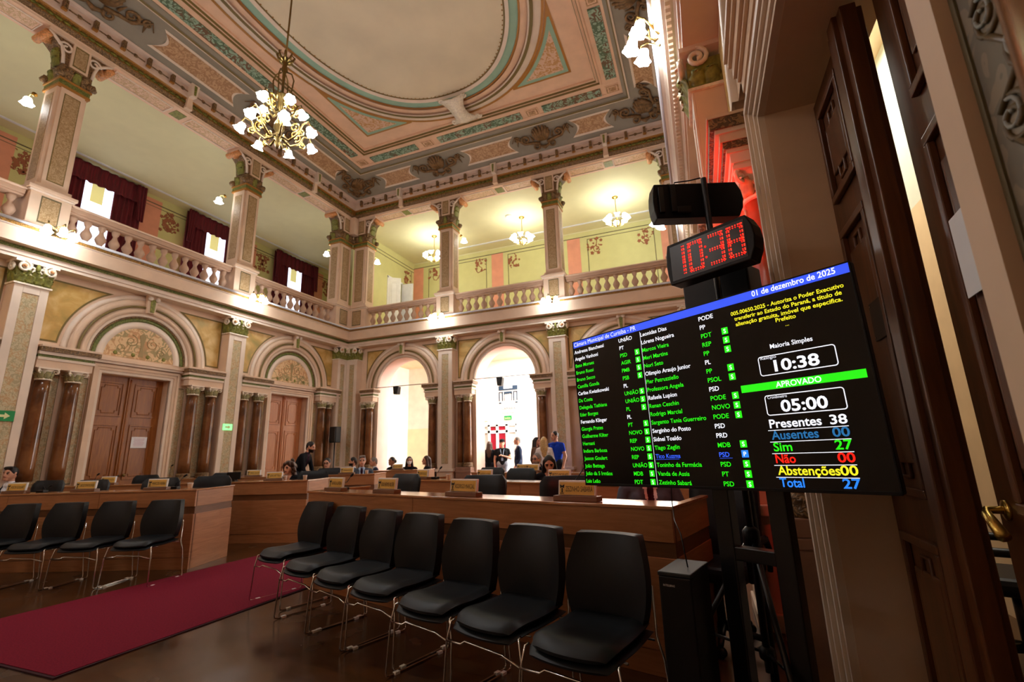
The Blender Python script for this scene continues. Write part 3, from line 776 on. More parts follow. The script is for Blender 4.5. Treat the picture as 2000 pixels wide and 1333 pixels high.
mb.box(17.42, 17.445, 0, 0.008, ZF, 9.5, SLINE); flower_stencil(mb, None, 17.1, 9.1, -1)
trim(mb, 'double line and stencil on the gallery wall beside the white doors')
mb = MB(); mb.box(-15.65, -15.58, 0, 16.5, 9.92, 9.95, PIPE); tag(mb.build('ceiling_conduit'), 'white conduit on the ceiling of the left gallery', 'conduit')
mb = MB(); mb.box(-9.6, 0.1, 16.95, 17.02, 9.92, 9.95, PIPE); tag(mb.build('ceiling_conduit'), 'white conduit on the ceiling of the gallery over the arches', 'conduit')

# curtained windows of the left gallery
def drape(mb, T, u0, u1, z0, z1, v, n, m, amp=0.05, taper=0.0):
    rows = []
    for i in range(9):
        q = i / 8; z = z1 + (z0 - z1) * q; r = []
        for j in range(n * 6 + 1):
            p = j / (n * 6); uu = u0 + (u1 - u0) * (p * (1 - taper * q))
            r.append((uu, v + amp * math.sin(2 * PI * n * p + 0.5 * math.sin(3 * q)) * (0.7 + 0.3 * q), z))
        rows.append(r)
    mb.sheet(rows, 0.006, m, T)
for k, nm in ((0, 'nearest the big left columns'), (1, 'between the two left columns'), (2, 'just left of the corner pier'), (-1, 'beyond the left edge of the picture')):
    c = 7.4 + 3.72 * k
    b = Vector(GL(c, 0, ZF)); T0 = lambda u, v, z, b=b: tuple(Vector(GL(u, v, z)) - b)
    wn = bpy.data.objects.new('window_%d' % (k + 2), None); C.objects.link(wn); wn.location = b
    structure(tag(wn, 'bright gallery window %s' % nm, 'window'))
    mb = MB(T0)
    rows = [[(c - 0.5 + j / 40, 0.06 + 0.015 * math.sin(j * 0.9), z) for j in range(41)] for z in (9.45, 6.2)]
    mb.sheet(rows, 0.004, SHEER); mb.build('sheer_curtain', wn)
    mb = MB(T0); mb.box(c - 0.16, c + 0.16, 0.085, 0.09, 8.85, 9.45, BLIND); mb.build('blind', wn)
    mb = MB(T0)
    for x0, x1, z0, z1 in ((c - 0.6, c - 0.5, 6.1, 9.5), (c + 0.5, c + 0.6, 6.1, 9.5), (c - 0.6, c + 0.6, 9.45, 9.55)): mb.box(x0, x1, 0.0, 0.05, z0, z1, WHITEP)
    mb.build('window_frame', wn)
    cu = thing('curtain', 'dark red velvet curtain with a swagged valance, window %s' % nm, 'curtain', b, 0, 'red gallery curtains')
    mb = MB(T0); drape(mb, None, c - 1.15, c - 0.38, ZF + 0.05, 9.86, 0.17, 6, CURT); mb.build('drape', cu)
    mb = MB(T0); drape(mb, None, c + 0.36, c + 1.15, ZF + 0.05, 9.86, 0.17, 6, CURT); mb.build('drape', cu)
    mb = MB(T0); drape(mb, None, c - 1.15, c + 1.15, 9.32, 9.9, 0.27, 10, CURT, 0.04); mb.build('valance', cu)
    mb = MB(T0); drape(mb, None, c + 1.16, c + 0.86, 8.7, 9.9, 0.33, 3, CURT, 0.03, 0.4); mb.build('tail', cu)
    mb = MB(T0); drape(mb, None, c - 1.16, c - 0.86, 8.7, 9.9, 0.33, 3, CURT, 0.03, 0.4); mb.build('tail', cu)

# white double doors standing open in the gallery side wall
t = thing('door_5', 'white panelled double door standing open in the gallery by the corner pier', 'door', (-11.65, 15.72, ZF)); structure(t)
def white_leaf(loc, rot, w_):
    mb = MB(lambda u, v, z: (u, v, z)); mb.box(0, w_, -0.02, 0.02, 0, 3.05, WHITEP)
    for z0, z1 in ((0.2, 1.2), (1.4, 2.9)): door_panel_detail(mb, None, 0.08, w_ - 0.08, 0.02, z0, z1, WHITEP, 0.012, 0.02); door_panel_detail(mb, lambda u, v, z: (u, -v, z), 0.08, w_ - 0.08, 0.02, z0, z1, WHITEP, 0.012, 0.02)
    o = mb.build('door_leaf', t, 0.003); o.location = loc; o.rotation_euler = (0, 0, rot)
white_leaf((0.02, 0, 0), math.radians(38), 0.52); white_leaf((0.02, 1.0, 0), math.radians(8), 0.52)
mb = MB(); 
for x0, x1, y0, y1, z0, z1 in ((-0.2, 0.03, -0.06, 0, 0, 3.12), (-0.2, 0.03, 1.0, 1.06, 0, 3.12), (-0.2, 0.03, -0.06, 1.06, 3.06, 3.14)): mb.box(x0, x1, y0, y1, z0, z1, WHITEP)
mb.build('frame', t)

# ---- upper columns with pedestals
def upper_column(T, uc, label, w_=0.5, d0=-0.24, d1=PV, sides=(True, True), ped=True):
    b, _ = based(T, uc, 0); b = Vector(b) + Vector((0, 0, ZF)); TT = lambda u, v, z: tuple(Vector(T(u, v, z)) - b)
    t = thing('gallery_column', label, 'column', b, 0, 'columns of the gallery')
    h = w_ / 2; mb = MB(TT)
    mb.box(uc - h - 0.1, uc + h + 0.1, d0 - 0.08, d1 + 0.06, ZF + 0.02, 5.72, PLAST)
    mb.box(uc - h - 0.07, uc + h + 0.07, d0 - 0.05, d1 + 0.03, 5.72, 6.36, PLAST)
    mb.box(uc - h - 0.1, uc + h + 0.1, d0 - 0.08, d1 + 0.06, 6.36, 6.4, CREAM); mb.box(uc - h - 0.13, uc + h + 0.13, d0 - 0.11, d1 + 0.09, 6.4, 6.47, PLAST)
    mb.box(uc - h - 0.04, uc + h + 0.04, d0 - 0.02, d1 + 0.02, 6.47, 6.56, PLAST)
    mb.build('pedestal', t, 0.01)
    mb = MB(TT); mb.box(uc - h * 0.55, uc + h * 0.55, d1 + 0.03, d1 + 0.036, 5.8, 6.28, DAMUP); mb.box(uc - h * 0.62, uc + h * 0.62, d1 + 0.03, d1 + 0.033, 5.77, 6.31, SLINE); mb.build('pedestal_panel', t)
    mb = MB(TT); g = 0.05
    # square shaft with hollowed corners
    P = [(uc - h, d0 + g), (uc - h + g, d0 + g), (uc - h + g, d0), (uc + h - g, d0), (uc + h - g, d0 + g), (uc + h, d0 + g), (uc + h, d1 - g), (uc + h - g, d1 - g), (uc + h - g, d1), (uc - h + g, d1), (uc - h + g, d1 - g), (uc - h, d1 - g)]
    mb.prism(P, 6.5, 8.73, PLAST, 'z'); mb.build('shaft', t, 0.006)
    mb = MB(TT); e = h * 0.48
    mb.box(uc - e, uc + e, d1, d1 + 0.006, 6.68, 8.6, DAMUP); mb.box(uc - e - 0.015, uc + e + 0.015, d1, d1 + 0.003, 6.66, 8.62, OLIVE)
    dm = (d0 + d1) / 2
    for s in (-1, 1):
        x0, x1 = sorted((uc + s * h, uc + s * (h + 0.006))); mb.box(x0, x1, dm - 0.13, dm + 0.13, 6.68, 8.6, DAMUP)
    mb.build('shaft_panel', t)
    mb = MB(TT)
    mb.box(uc - h - 0.02, uc + h + 0.02, d0 - 0.02, d1 + 0.02, 8.73, 8.78, GILTP); mb.box(uc - h - 0.01, uc + h + 0.01, d0 - 0.01, d1 + 0.01, 8.78, 8.88, GREEN); mb.box(uc - h - 0.03, uc + h + 0.03, d0 - 0.03, d1 + 0.03, 8.88, 8.92, GILTP)
    mb.box(uc - h, uc + h, d0, d1, 8.92, 9.24, BROWNM)
    for s in (-1, 1):
        for dd in (d0, d1): mb.lathe([(0.0, -0.09), (0.07, -0.06), (0.095, 0), (0.07, 0.06), (0.0, 0.09)], 10, BROWNM, c=(0, 0, 0), T=lambda x, y, z, s=s, dd=dd: TT(uc + s * (h + 0.01) + x, dd + y, 9.02 + z), wob=lambda a, z: 1 + 0.15 * math.cos(5 * a))
    for k in range(3): leaf(mb, None, uc + (k - 1) * h * 0.55, d1, 8.93, h * 0.55, 0.28, 0.07, LEAFG if k == 1 else BROWNM)
    for s in (-1, 1):
        for k in range(2): leaf(mb, None, uc + s * h, d0 + (d1 - d0) * (0.3 + 0.4 * k), 8.93, 0.2, 0.28, s * 0.07, LEAFG if k == 0 else BROWNM, sx=0.0, sy=1.0)
    mb.build('capital_leaves', t)
    mb = MB(TT)
    mb.box(uc - h * 0.62, uc + h * 0.62, d0 + 0.02, d1 + 0.01, 9.24, 9.86, PLAST)
    mb.box(uc - h * 0.4, uc + h * 0.4, d1 + 0.01, d1 + 0.016, 9.32, 9.74, DAMUP); mb.box(uc - h * 0.46, uc + h * 0.46, d1 + 0.01, d1 + 0.013, 9.29, 9.77, OLIVE)
    mb.box(uc - h - 0.32, uc + h + 0.32, d0 + 0.02, d1 + 0.03, 9.8, 9.87, PLAST)
    mb.build('console_block', t, 0.006)
    for s, on in zip((-1, 1), sides):
        if not on: continue
        mb = MB(TT); S = lambda a: uc + s * a
        prof = [(h * 0.6, 9.24), (h * 1.0, 9.26), (h * 1.08, 9.45), (h * 1.25, 9.62), (h + 0.2, 9.74), (h + 0.3, 9.8), (h * 0.6, 9.8)]
        mb.prism([(S(a), z) for a, z in prof], d0 + 0.06, d1 - 0.04, BROWNM)
        mb.tube([(S(a), d1 - 0.03, z) for a, z in prof[1:6]], 0.03, CREAM, 8)
        sp = spiral((S(h * 0.98), 9.62), 0.12, 0.03, 1.3, 16, 0 if s > 0 else PI, s); mb.tube([(u, d1 - 0.02, z) for u, z in sp], 0.022, CREAM, 8)
        for k in range(3): leaf(mb, None, S(h * (1.02 + 0.1 * k)), dm - 0.02, 9.26 + 0.14 * k, 0.26, 0.24, s * 0.08, LEAFG, sx=0.0, sy=1.0)
        mb.lathe([(0, -0.07), (0.09, -0.03), (0.11, 0.03), (0.06, 0.08), (0, 0.09)], 12, FLOWER, T=lambda x, y, z: TT(S(h + 0.25) + x, dm + y, 9.7 + z), wob=lambda a, z: 1 + 0.2 * math.cos(6 * a))
        mb.tube([(S(h + 0.3), d1 - 0.02, 9.72), (S(h + 0.3), d0 + 0.05, 9.72)], 0.075, FLOWER, 10)
        mb.build('scroll_bracket', t)
    return t
upper_column(TL, 4.49, 'large square gallery column on the left, topmost at the picture edge')
upper_column(TL, 8.76, 'square gallery column in the middle of the left balcony')
upper_column(TL, 0.22, 'gallery column of the left balcony outside the picture')
upper_column(TL, 12.66, 'left half of the corner pier of the gallery', 0.6, sides=(True, False))
upper_column(TB, -10.9, 'right half of the corner pier of the gallery', 0.6, sides=(False, True))
upper_column(TB, -7.36, 'square gallery column over the pilaster between the arches')
upper_column(TB, -3.66, 'square gallery column left of the black clock boxes')
upper_column(TB, -0.05, 'gallery column in the right corner, mostly hidden by the cornice', sides=(True, False))

mb = MB(); mb.box(-11.5, -11.0, 12.75, 13.26, 9.2, 9.86, PLAST); trim(mb, 'plain block joining the two brackets over the corner pier')
# ---- balustrades
prof_b = [(0.06, 0), (0.075, 0.0), (0.075, 0.05), (0.045, 0.06), (0.05, 0.09), (0.085, 0.15), (0.1, 0.2), (0.085, 0.25), (0.05, 0.31), (0.038, 0.36), (0.045, 0.4), (0.06, 0.41), (0.06, 0.43), (0.07, 0.45), (0.07, 0.5)]
mb0 = MB(); mb0.lathe(prof_b, 12, STONE); BAL = mb0.build('baluster'); BALM = BAL.data; bpy.data.objects.remove(BAL)
def balustrade(T, u0, u1, n, label):
    b = Vector(T((u0 + u1) / 2, 0.08, 0)) + Vector((0, 0, ZF)); TT = lambda u, v, z: tuple(Vector(T(u, v, z)) - b)
    t = thing('balustrade', label, 'balustrade', b, 0, 'stone balustrades of the gallery')
    mb = MB(TT); mb.box(u0, u1, -0.05, 0.21, ZF + 0.01, 5.72, STONE); mb.build('plinth', t, 0.008)
    mb = MB(TT); mb.box(u0, u1, -0.03, 0.19, 6.22, 6.26, STONE); mb.box(u0, u1, -0.06, 0.22, 6.26, 6.35, STONE); mb.box(u0, u1, -0.09, 0.25, 6.35, 6.39, PLAST); mb.build('handrail', t, 0.01)
    for k in range(n):
        o = bpy.data.objects.new('baluster', BALM); C.objects.link(o); o.parent = t; o.location = TT(u0 + (u1 - u0) * (k + 0.5) / n, 0.08, 5.72)
balustrade(TL, 4.84, 8.41, 14, 'stone balustrade of the left balcony between its two big columns')
balustrade(TL, 9.11, 12.26, 12, 'stone balustrade of the left balcony ending at the corner pier')
balustrade(TL, 0.57, 4.14, 14, 'stone balustrade of the left balcony at the left picture edge')
balustrade(TB, -10.5, -7.71, 10, 'stone balustrade between the corner pier and the first back column')
balustrade(TB, -7.01, -4.01, 11, 'stone balustrade between the two back columns')
balustrade(TB, -3.31, -0.4, 11, 'stone balustrade right of the back columns, running behind the clock')

# ---- beam, upper entablature, cove
mb = MB()
for T, u0, u1 in ((TL, Y0, BY + 0.26), (TB, WLX - 0.2, WRX + 0.2)):
    mb.box(u0, u1, -0.26, 0.0, 9.86, 10.6, CPINK, T)
sweepU(mb, [(0.0, 9.86), (.3, 9.86), (.3, 9.9), (.33, 9.905), (.34, 9.94), (.37, 9.98), (.38, 10.0), (.36, 10.0), (.36, 10.17), (.4, 10.19), (.4, 10.22), (.41, 10.22), (.41, 10.48), (.5, 10.5), (.52, 10.54), (.5, 10.56)],
       [CPINK, PLAST, PLAST, BROWNM, BROWNM, BROWNM, OLIVE, GILT, GILTP, MODI, MODI, MODI, MODI, MODI, GILT])
def leafband(T, u): mb.lathe([(0.0, 0), (0.05, 0.008), (0.0, 0.02)], 6, LEAFG, T=lambda x, y, z: T(u + x * 1.6, 0.36 + z, 10.085 + y))
along(TL, 0, BY - 0.4, 0.14, leafband); along(TB, WLX + 0.4, WRX - 0.4, 0.14, leafband)
def modil(T, u):
    mb.box(u - 0.035, u + 0.035, 0.4, 0.5, 10.3, 10.49, BROWNM, T); mb.box(u - 0.045, u + 0.045, 0.4, 0.47, 10.27, 10.31, GILTP, T)
    mb.lathe([(0.0, 0), (0.05, 0.01), (0.03, 0.035), (0, 0.04)], 8, BROWNM, T=lambda x, y, z: T(u + 0.27 + x, 0.41 + z, 10.36 + y), wob=lambda a, z: 1 + 0.2 * math.cos(5 * a))
    mb.box(u + 0.08, u + 0.46, 0.41, 0.43, 10.35, 10.37, BROWNM, T)
along(TL, 0, BY - 0.45, 0.535, modil); along(TB, WLX + 0.45, WRX - 0.45, 0.535, modil)
for T, us in ((TL, (2.35, 6.63, 10.88)), (TB, (-9.1, -5.44, -1.8))):
    for u in us:
        mb.prism([(u - 0.1, 10.55), (u + 0.1, 10.55), (u + 0.06, 10.2), (u - 0.06, 10.2)], 0.4, 0.58, CREAM, T=T); mb.prism([(u - 0.06, 10.2), (u + 0.06, 10.2), (u + 0.08, 9.9), (u - 0.08, 9.9)], 0.34, 0.44, PLAST, T=T)
        mb.prism([(u - 0.03, 10.5), (u + 0.03, 10.5), (u + 0.02, 10.24), (u - 0.02, 10.24)], 0.58, 0.6, LEAFG, T=T)
# soffit panels under the beam
for T, segs in ((TL, ((5.2, 6.35, 6.63, 6.92, 8.05), (9.5, 10.6, 10.8, 11.0, 11.95), (0.9, 2.1, 2.35, 2.6, 3.8))), (TB, ((-10.2, -9.3, -9.1, -8.9, -8.05), (-6.7, -5.68, -5.44, -5.2, -4.3), (-3.0, -2.0, -1.8, -1.6, -0.7)))):
    for a, b, c, d, e in segs:
        for x0, x1, m_ in ((a, b, SOFP), (d, e, SOFP), (c - 0.13, c + 0.13, LEAFG)):
            mb.box(x0, x1, -0.13, 0.17, 9.85, 9.862, m_, T)
            if m_ is SOFP:
                for q0, q1, r0, r1 in ((x0 - 0.03, x1 + 0.03, -0.17, -0.15), (x0 - 0.03, x1 + 0.03, 0.19, 0.21), (x0 - 0.05, x0 - 0.03, -0.17, 0.21), (x1 + 0.03, x1 + 0.05, -0.17, 0.21)): mb.box(q0, q1, r0, r1, 9.835, 9.862, CREAM, T)
trim(mb, 'upper entablature with olive leaf band and modillions round the room')
# cove and ceiling
cove = lambda t_: (0.5 + 0.92 * t_, 10.55 + 0.30 * t_ + 0.05 * math.sin(PI * t_))
mb = MB(); sweepU(mb, [cove(k / 6) for k in range(7)], GREYC)
sweepU(mb, [(1.42, 10.85), (1.40, 10.83), (1.44, 10.82), (1.47, 10.85), (1.47, 10.88), (1.56, 10.92), (1.56, 10.95), (1.63, 10.98), (1.63, 11.0), (2.05, 11.0), (2.05, 10.98), (2.1, 10.97), (2.12, 11.02), (2.18, 11.0), (2.2, 11.05), (2.24, 11.05), (2.24, 11.1), (2.9, 11.1)],
       [CREAM, CREAM, OLIVE, GREYC, GREYC, GREYC, CPINK, CPINK, CPINK, CPINK, CPINK, OLIVE, CPINK, OLIVE, CPINK, CPINK, CPINK])
mb.box(WLX + 2.9, WRX - 2.9, Y0, BY - 2.9, 11.1, 11.16, CPINK)
mb.box(-16.4, 4, Y0 - 0.3, 18, 11.3, 11.5, CPINK)
o = mb.build('ceiling'); tag(structure(o), 'ornate pink coffered ceiling of the chamber with grey cove', 'ceiling')
def covep(T):  # point on the cove at (u, t), dd below the surface
    def f(u, t_, dd):
        v, z = cove(t_); return T(u, v + 0.02 * dd * 10, z - dd)
    return f
def cove_panel(mb, T, u0, u1):
    f = covep(T)
    for m_, e, dd in ((CREAM, 0.0, 0.012), (COVP, 0.06, 0.018)):
        rows = []
        for i in range(13):
            t_ = 0.17 + e * 1.1 + (0.63 - 2.2 * e) * i / 12
            bow = 0.2 * math.sin(PI * i / 12)
            rows.append([f(u0 + bow + e, t_, dd), f(u1 - bow - e, t_, dd)])
        mb.grid(rows, m_, True)
def cartouche(mb, T, u, sc_=1.0):
    f = covep(T); Q = lambda a, b, d: f(u + a * sc_, 0.5 + b * sc_, d)
    for k in range(-4, 5):
        a = k * 0.3; r = 0.36 - 0.03 * abs(k)
        tip = (r * math.sin(a) * 1.2, 0.02 + 0.42 * math.cos(a)); base = (0.1 * math.sin(a), -0.12)
        mb.tube([Q(base[0], base[1], 0.03), Q((base[0] + tip[0]) / 2, (base[1] + tip[1]) / 2, 0.06), Q(tip[0], tip[1], 0.04)], [0.03 * sc_, 0.06 * sc_, 0.03 * sc_], ORNM, 6)
    mb.tube([Q(-0.14, -0.28, .05), Q(0, -0.33, .07), Q(0.14, -0.28, .05)], [0.03, 0.06, 0.03], ORNM, 8)
    for s in (-1, 1):
        for (c0, c1, r0, tn, a0, w_) in ((0.26, -0.27, 0.13, 1.3, PI / 2, 0.04), (0.52, 0.05, 0.16, 1.5, -PI / 2, 0.04), (0.8, 0.12, 0.1, 1.2, PI / 2, 0.028)):
            sp = spiral((s * c0, c1), r0, 0.025, tn, 18, a0, s); mb.tube([Q(a, b * 1.0, 0.04) for a, b in sp], [w_ * sc_ * (1 - 0.5 * k / 18) for k in range(19)], ORNM, 6)
        mb.tube([Q(s * 0.12, -0.2, .04), Q(s * 0.35, -0.12, .05), Q(s * 0.6, -0.1, .04), Q(s * 0.85, 0.22, .03), Q(s * 0.98, 0.02, .02)], [0.05, 0.045, 0.035, 0.025, 0.012], ORNM, 6)
        for k in range(4): mb.tube([Q(s * (0.3 + 0.16 * k), -0.05 + 0.05 * k, .03), Q(s * (0.36 + 0.16 * k), 0.16 - 0.1 * (k % 2) * 3, .03)], [0.04, 0.008], ORNM, 6)
mb = MB()
for a, b in ((-9.62, -8.15), (-6.3, -4.48), (-2.7, -1.45)): cove_panel(mb, TB, a, b)
for a, b in ((9.65, 11.5), (5.4, 7.6), (1.2, 3.3)): cove_panel(mb, TL, a, b); cove_panel(mb, TR, a, b)
trim(mb, 'framed ornament panels painted along the grey cove')
mb = MB()
for u in (-10.55, -7.26, -3.6, -0.55): cartouche(mb, TB, u)
for u in (4.35, 8.65, 12.2): cartouche(mb, TL, u); cartouche(mb, TR, u)
trim(mb, 'bronze shell cartouches with scrolls along the grey cove')
# frieze panels and square rosettes of the ceiling border
mb = MB()
def cband(T, segs, sq):
    for a, b in segs: mb.box(a, b, 1.64, 1.92, 10.97, 11.0, FRZ, T)
    for c in sq:
        for k, (r, m_) in enumerate(((0.2, CPINK), (0.17, COVP), (0.13, CPINK), (0.1, COVP))): mb.box(c - r, c + r, 1.78 - r * 0.75, 1.78 + r * 0.75, 10.985 - 0.004 * k, 11.0, m_, T)
cband(TB, ((-9.32, -7.58), (-6.76, -3.97), (-3.3, -1.6)), (-9.72, -7.17, -3.63, -1.28))
cband(TL, ((8.85, 11.1), (4.9, 8.35), (1.9, 4.2)), (8.6, 4.55))
cband(TR, ((8.85, 11.1), (4.9, 8.35), (1.9, 4.2)), (8.6, 4.55))
trim(mb, 'teal scroll panels in the border of the ceiling')
# oval centre of the ceiling
EX, EY = -5.5, 6.5
def ell(a, b, n=96, e=2.25):
    o = []
    for k in range(n):
        t_ = 2 * PI * k / n; c, s = math.cos(t_), math.sin(t_)
        o.append((EX + a * math.copysign(abs(c) ** (2 / e), c), EY + b * math.copysign(abs(s) ** (2 / e), s)))
    return o
def eband(mb, d0, d1, z0, z1, m_, A=2.7, B=3.6):
    p, q = ell(A + d0, B + d0), ell(A + d1, B + d1)
    mb.grid([[(x, y, z0) for x, y in p], [(x, y, z1) for x, y in q]], m_, True, close=True)
mb = MB()
mb.poly([(x, y, 11.095) for x, y in ell(2.5, 3.4)], CPANEL)
eband(mb, -0.21, -0.13, 11.093, 11.093, CPANEL); eband(mb, -0.13, -0.09, 11.09, 11.09, OLIVE); eband(mb, -0.09, 0.0, 11.085, 11.06, CREAM)
eband(mb, 0.0, 0.2, 11.085, 11.08, TEAL); eband(mb, 0.2, 0.25, 11.06, 11.06, GILTP); eband(mb, 0.25, 0.42, 11.03, 11.06, CPINK); eband(mb, 0.42, 0.46, 11.0, 11.0, CREAM)
eband(mb, 0.46, 0.54, 10.99, 11.0, OLIVE); eband(mb, 0.54, 0.72, 11.02, 11.07, CREAM); eband(mb, 0.72, 0.78, 11.06, 11.06, GILTP)
for x, y in ell(2.55, 3.45, 150): mb.lathe([(0.018, 0), (0.012, 0.012)], 6, GILTP, c=(x, y, 11.075))
trim(mb, 'oval centre of the ceiling with teal ring and gilt bands')
# corner spandrels of the oval
mb = MB()
for sx in (-1, 1):
    for sy in (-1, 1):
        for m_, d, z in ((GILTP, 0.0, 11.092), (TEAL, 0.06, 11.088), (TRI, 0.16, 11.084)):
            X, Y = 3.3 - d, 4.08 - d
            A, B = 2.7 + 0.80 + d * 0.9, 3.6 + 0.80 + d * 0.9
            pts = []
            for k in range(40):
                t_ = PI / 2 * k / 39; x = A * math.cos(t_) ** (2 / 2.25); y = B * math.sin(t_) ** (2 / 2.25)
                if x <= X and y <= Y: pts.append((x, y))
            if len(pts) < 3: continue
            rows = [[(EX + sx * x, EY + sy * y, z) for x, y in pts], [(EX + sx * (X if True else 0), EY + sy * Y, z)] * len(pts)]
            P = [(EX + sx * X, EY + sy * pts[0][1], z)] + rows[0] + [(EX + sx * pts[-1][0], EY + sy * Y, z), (EX + sx * X, EY + sy * Y, z)]
            mb.add(P, [(len(P) - 1, k, k + 1) for k in range(len(P) - 2)], m_)
trim(mb, 'four triangular corner ornaments round the ceiling oval')
mb = MB()
for y, s in ((EY + 4.05, 1), (EY - 4.05, -1)):
    rows = []
    for i in range(11):
        q = i / 10; w_ = 0.2 + 0.22 * abs(2 * q - 1) ** 2.5
        rows.append([(EX - w_, y - s * (0.55 - 1.0 * q), 11.0 - 0.1 * math.sin(PI * q)), (EX, y - s * (0.55 - 1.0 * q), 10.93 - 0.12 * math.sin(PI * q)), (EX + w_, y - s * (0.55 - 1.0 * q), 11.0 - 0.1 * math.sin(PI * q))])
    mb.sheet(rows, 0.05, WHITEV)
    for s2 in (-1, 1):
        sp = spiral((EX + s2 * 0.38, y + s * 0.4), 0.1, 0.02, 1.3, 14, 0, s2); mb.tube([(a, b, 10.96) for a, b in sp], 0.028, WHITEV, 8)
        sp = spiral((EX + s2 * 0.33, y - s * 0.5), 0.09, 0.02, 1.2, 14, 0, s2); mb.tube([(a, b, 10.96) for a, b in sp], 0.025, WHITEV, 8)
trim(mb, 'white scrolled bracket at the edge of the ceiling oval')

# ------------------------------------------------------------------ lamps
def shade_prof(r, h):  # tulip glass with flared rim, mouth at z=0, neck at z=h
    return [(r * 0.25, h), (r * 0.55, h * 0.95), (r * 0.68, h * 0.75), (r * 0.7, h * 0.5), (r * 0.78, h * 0.28), (r * 0.98, h * 0.08), (r * 1.1, 0.0)]
def shade_part(parent, loc, dirv, r, h, m, name='glass_shade', ruffle=0.1):
    mb = MB(); q = Vector((0, 0, -1)).rotation_difference(Vector(dirv).normalized()).to_matrix()
    mb.lathe(shade_prof(r, h), 24, m, M=q, wob=lambda a, z: 1 + ruffle * math.cos(6 * a) * max(0, 1 - z / h * 1.6))
    mb.lathe([(r * 0.3, h * 0.98), (r * 0.34, h * 1.06), (r * 0.15, h * 1.14)], 12, BRASS, M=q)
    o = mb.build(name, parent); o.location = loc; return o
def sconce(T, u, v, label):
    b = Vector(T(u, v, 5.56)); t = thing('sconce', label, 'wall lamp', b, 0, 'three-light sconces under the balcony')
    TT = lambda uu, vv, z: tuple(Vector(T(u + uu, v + vv, 5.56 + z)) - b)
    mb = MB(TT)
    mb.lathe([(0.07, 0), (0.06, 0.03), (0.02, 0.05)], 14, BRASSD, T=lambda x, y, z: TT(x, z, y))
    ends = ((-0.2, 0.3), (0, 0.4), (0.2, 0.3))
    for a, c in ends:
        mb.tube([(0, 0.02, 0), (a * 0.4, c * 0.35, -0.1), (a * 0.8, c * 0.75, 0.06), (a, c, 0.08), (a, c + 0.01, 0.02)], 0.012, BRASSD, 8)
        sp = spiral((a * 0.5, 0.02), 0.06, 0.012, 1.3, 12, 0, 1); mb.tube([(q, c * 0.5, z) for q, z in sp], 0.008, BRASS, 6)
    mb.build('bracket', t)
    for a, c in ends: shade_part(t, TT(a, c, -0.13), Vector(TT(a * 0.6, 0.25, -1.0)) - Vector(TT(0, 0, 0)), 0.078, 0.14, SHADE)
    return t
sconce(TL, 4.49, 0.56, 'three-light sconce on the balcony edge under the large left column')
sconce(TL, 8.82, 0.56, 'three-light sconce on the balcony edge under the middle left column')
sconce(TB, -7.36, 0.56, 'three-light sconce on the balcony edge between the two arches')
sconce(TB, -3.66, 0.56, 'three-light sconce on the balcony edge left of the scoreboard')
sconce(TR, 4.44, 0.4, 'three-light sconce with large frosted tulip shades at the top right')
sconce(TR, 8.76, 0.56, 'three-light sconce on the right wall further back')
sconce(TL, 0.22, 0.56, 'three-light sconce on the left balcony outside the picture')
TF = lambda u, v, z: (u, Y0 + v, z)
for u_, nm in ((-9.4, 'left'), (-6.4, 'right')): sconce(TF, u_, 0.02, '%s three-light sconce added unseen behind the camera to light the desks' % nm)  # two sconces added out of view to light the foreground desks
# small lamps on the gallery side of the columns
def gallery_lamp(T, u, v, z, label):
    b = Vector(T(u, v, z)); t = thing('gallery_lamp', label, 'wall lamp', b, 0, 'single lamps on the gallery columns')
    TT = lambda uu, vv, zz: tuple(Vector(T(u + uu, v + vv, z + zz)) - b)
    mb = MB(TT); mb.lathe([(0.05, 0), (0.04, 0.02), (0.015, 0.03)], 12, BRASS, T=lambda x, y, q: TT(x, -q, y)); mb.tube([(0, 0, 0), (0, -0.12, 0.05), (0, -0.2, 0.06), (0, -0.22, 0.0)], 0.01, BRASS, 8); mb.build('arm', t)
    shade_part(t, TT(0, -0.23, -0.14), (0, 0, -1), 0.1, 0.14, SHADE2)
gallery_lamp(TL, 4.12, -0.24, 8.58, 'small lit lamp at the left picture edge behind the large column')
gallery_lamp(TL, 8.3, -0.24, 8.53, 'small lit lamp behind the middle left column')
gallery_lamp(TL, 12.5, -0.24, 8.57, 'small lit lamp left of the corner pier')
gallery_lamp(TB, -10.7, -0.24, 8.5, 'small lit lamp right of the corner pier')
gallery_lamp(TB, -7.04, -0.24, 8.64, 'small lit lamp right of the first back column')
gallery_lamp(TB, -0.56, -0.24, 7.88, 'lit lamp peeping below the upper black clock box')
# chandeliers of the gallery
def small_chandelier(x, y, label):
    t = thing('chandelier', label, 'chandelier', (x, y, 9.0), 0, 'chandeliers of the gallery')
    mb = MB(); mb.lathe([(0.11, 0.95), (0.1, 0.92), (0.03, 0.89), (0.012, 0.88), (0.012, 0.05), (0.04, 0.03), (0.05, -0.03), (0.025, -0.1), (0.035, -0.14), (0.01, -0.2)], 14, BRASS); mb.build('stem', t)
    mb = MB()
    for k in range(8):
        a = 2 * PI * k / 8 + 0.2; ca, sa = math.cos(a), math.sin(a)
        mb.tube([(0.03 * ca, 0.03 * sa, -0.03), (0.16 * ca, 0.16 * sa, -0.12), (0.3 * ca, 0.3 * sa, -0.04), (0.36 * ca, 0.36 * sa, 0.06)], 0.009, BRASS, 6)
    mb.build('arms', t)
    for k in range(8):
        a = 2 * PI * k / 8 + 0.2; ca, sa = math.cos(a), math.sin(a)
        shade_part(t, (0.38 * ca, 0.38 * sa, 0.16 - 0.1 * (k % 2)), (ca * 0.5, sa * 0.5, 1 if k % 2 == 0 else -1), 0.095, 0.13, SHADE2)
small_chandelier(-9.29, 15.5, 'gallery chandelier half hidden behind the first back column')
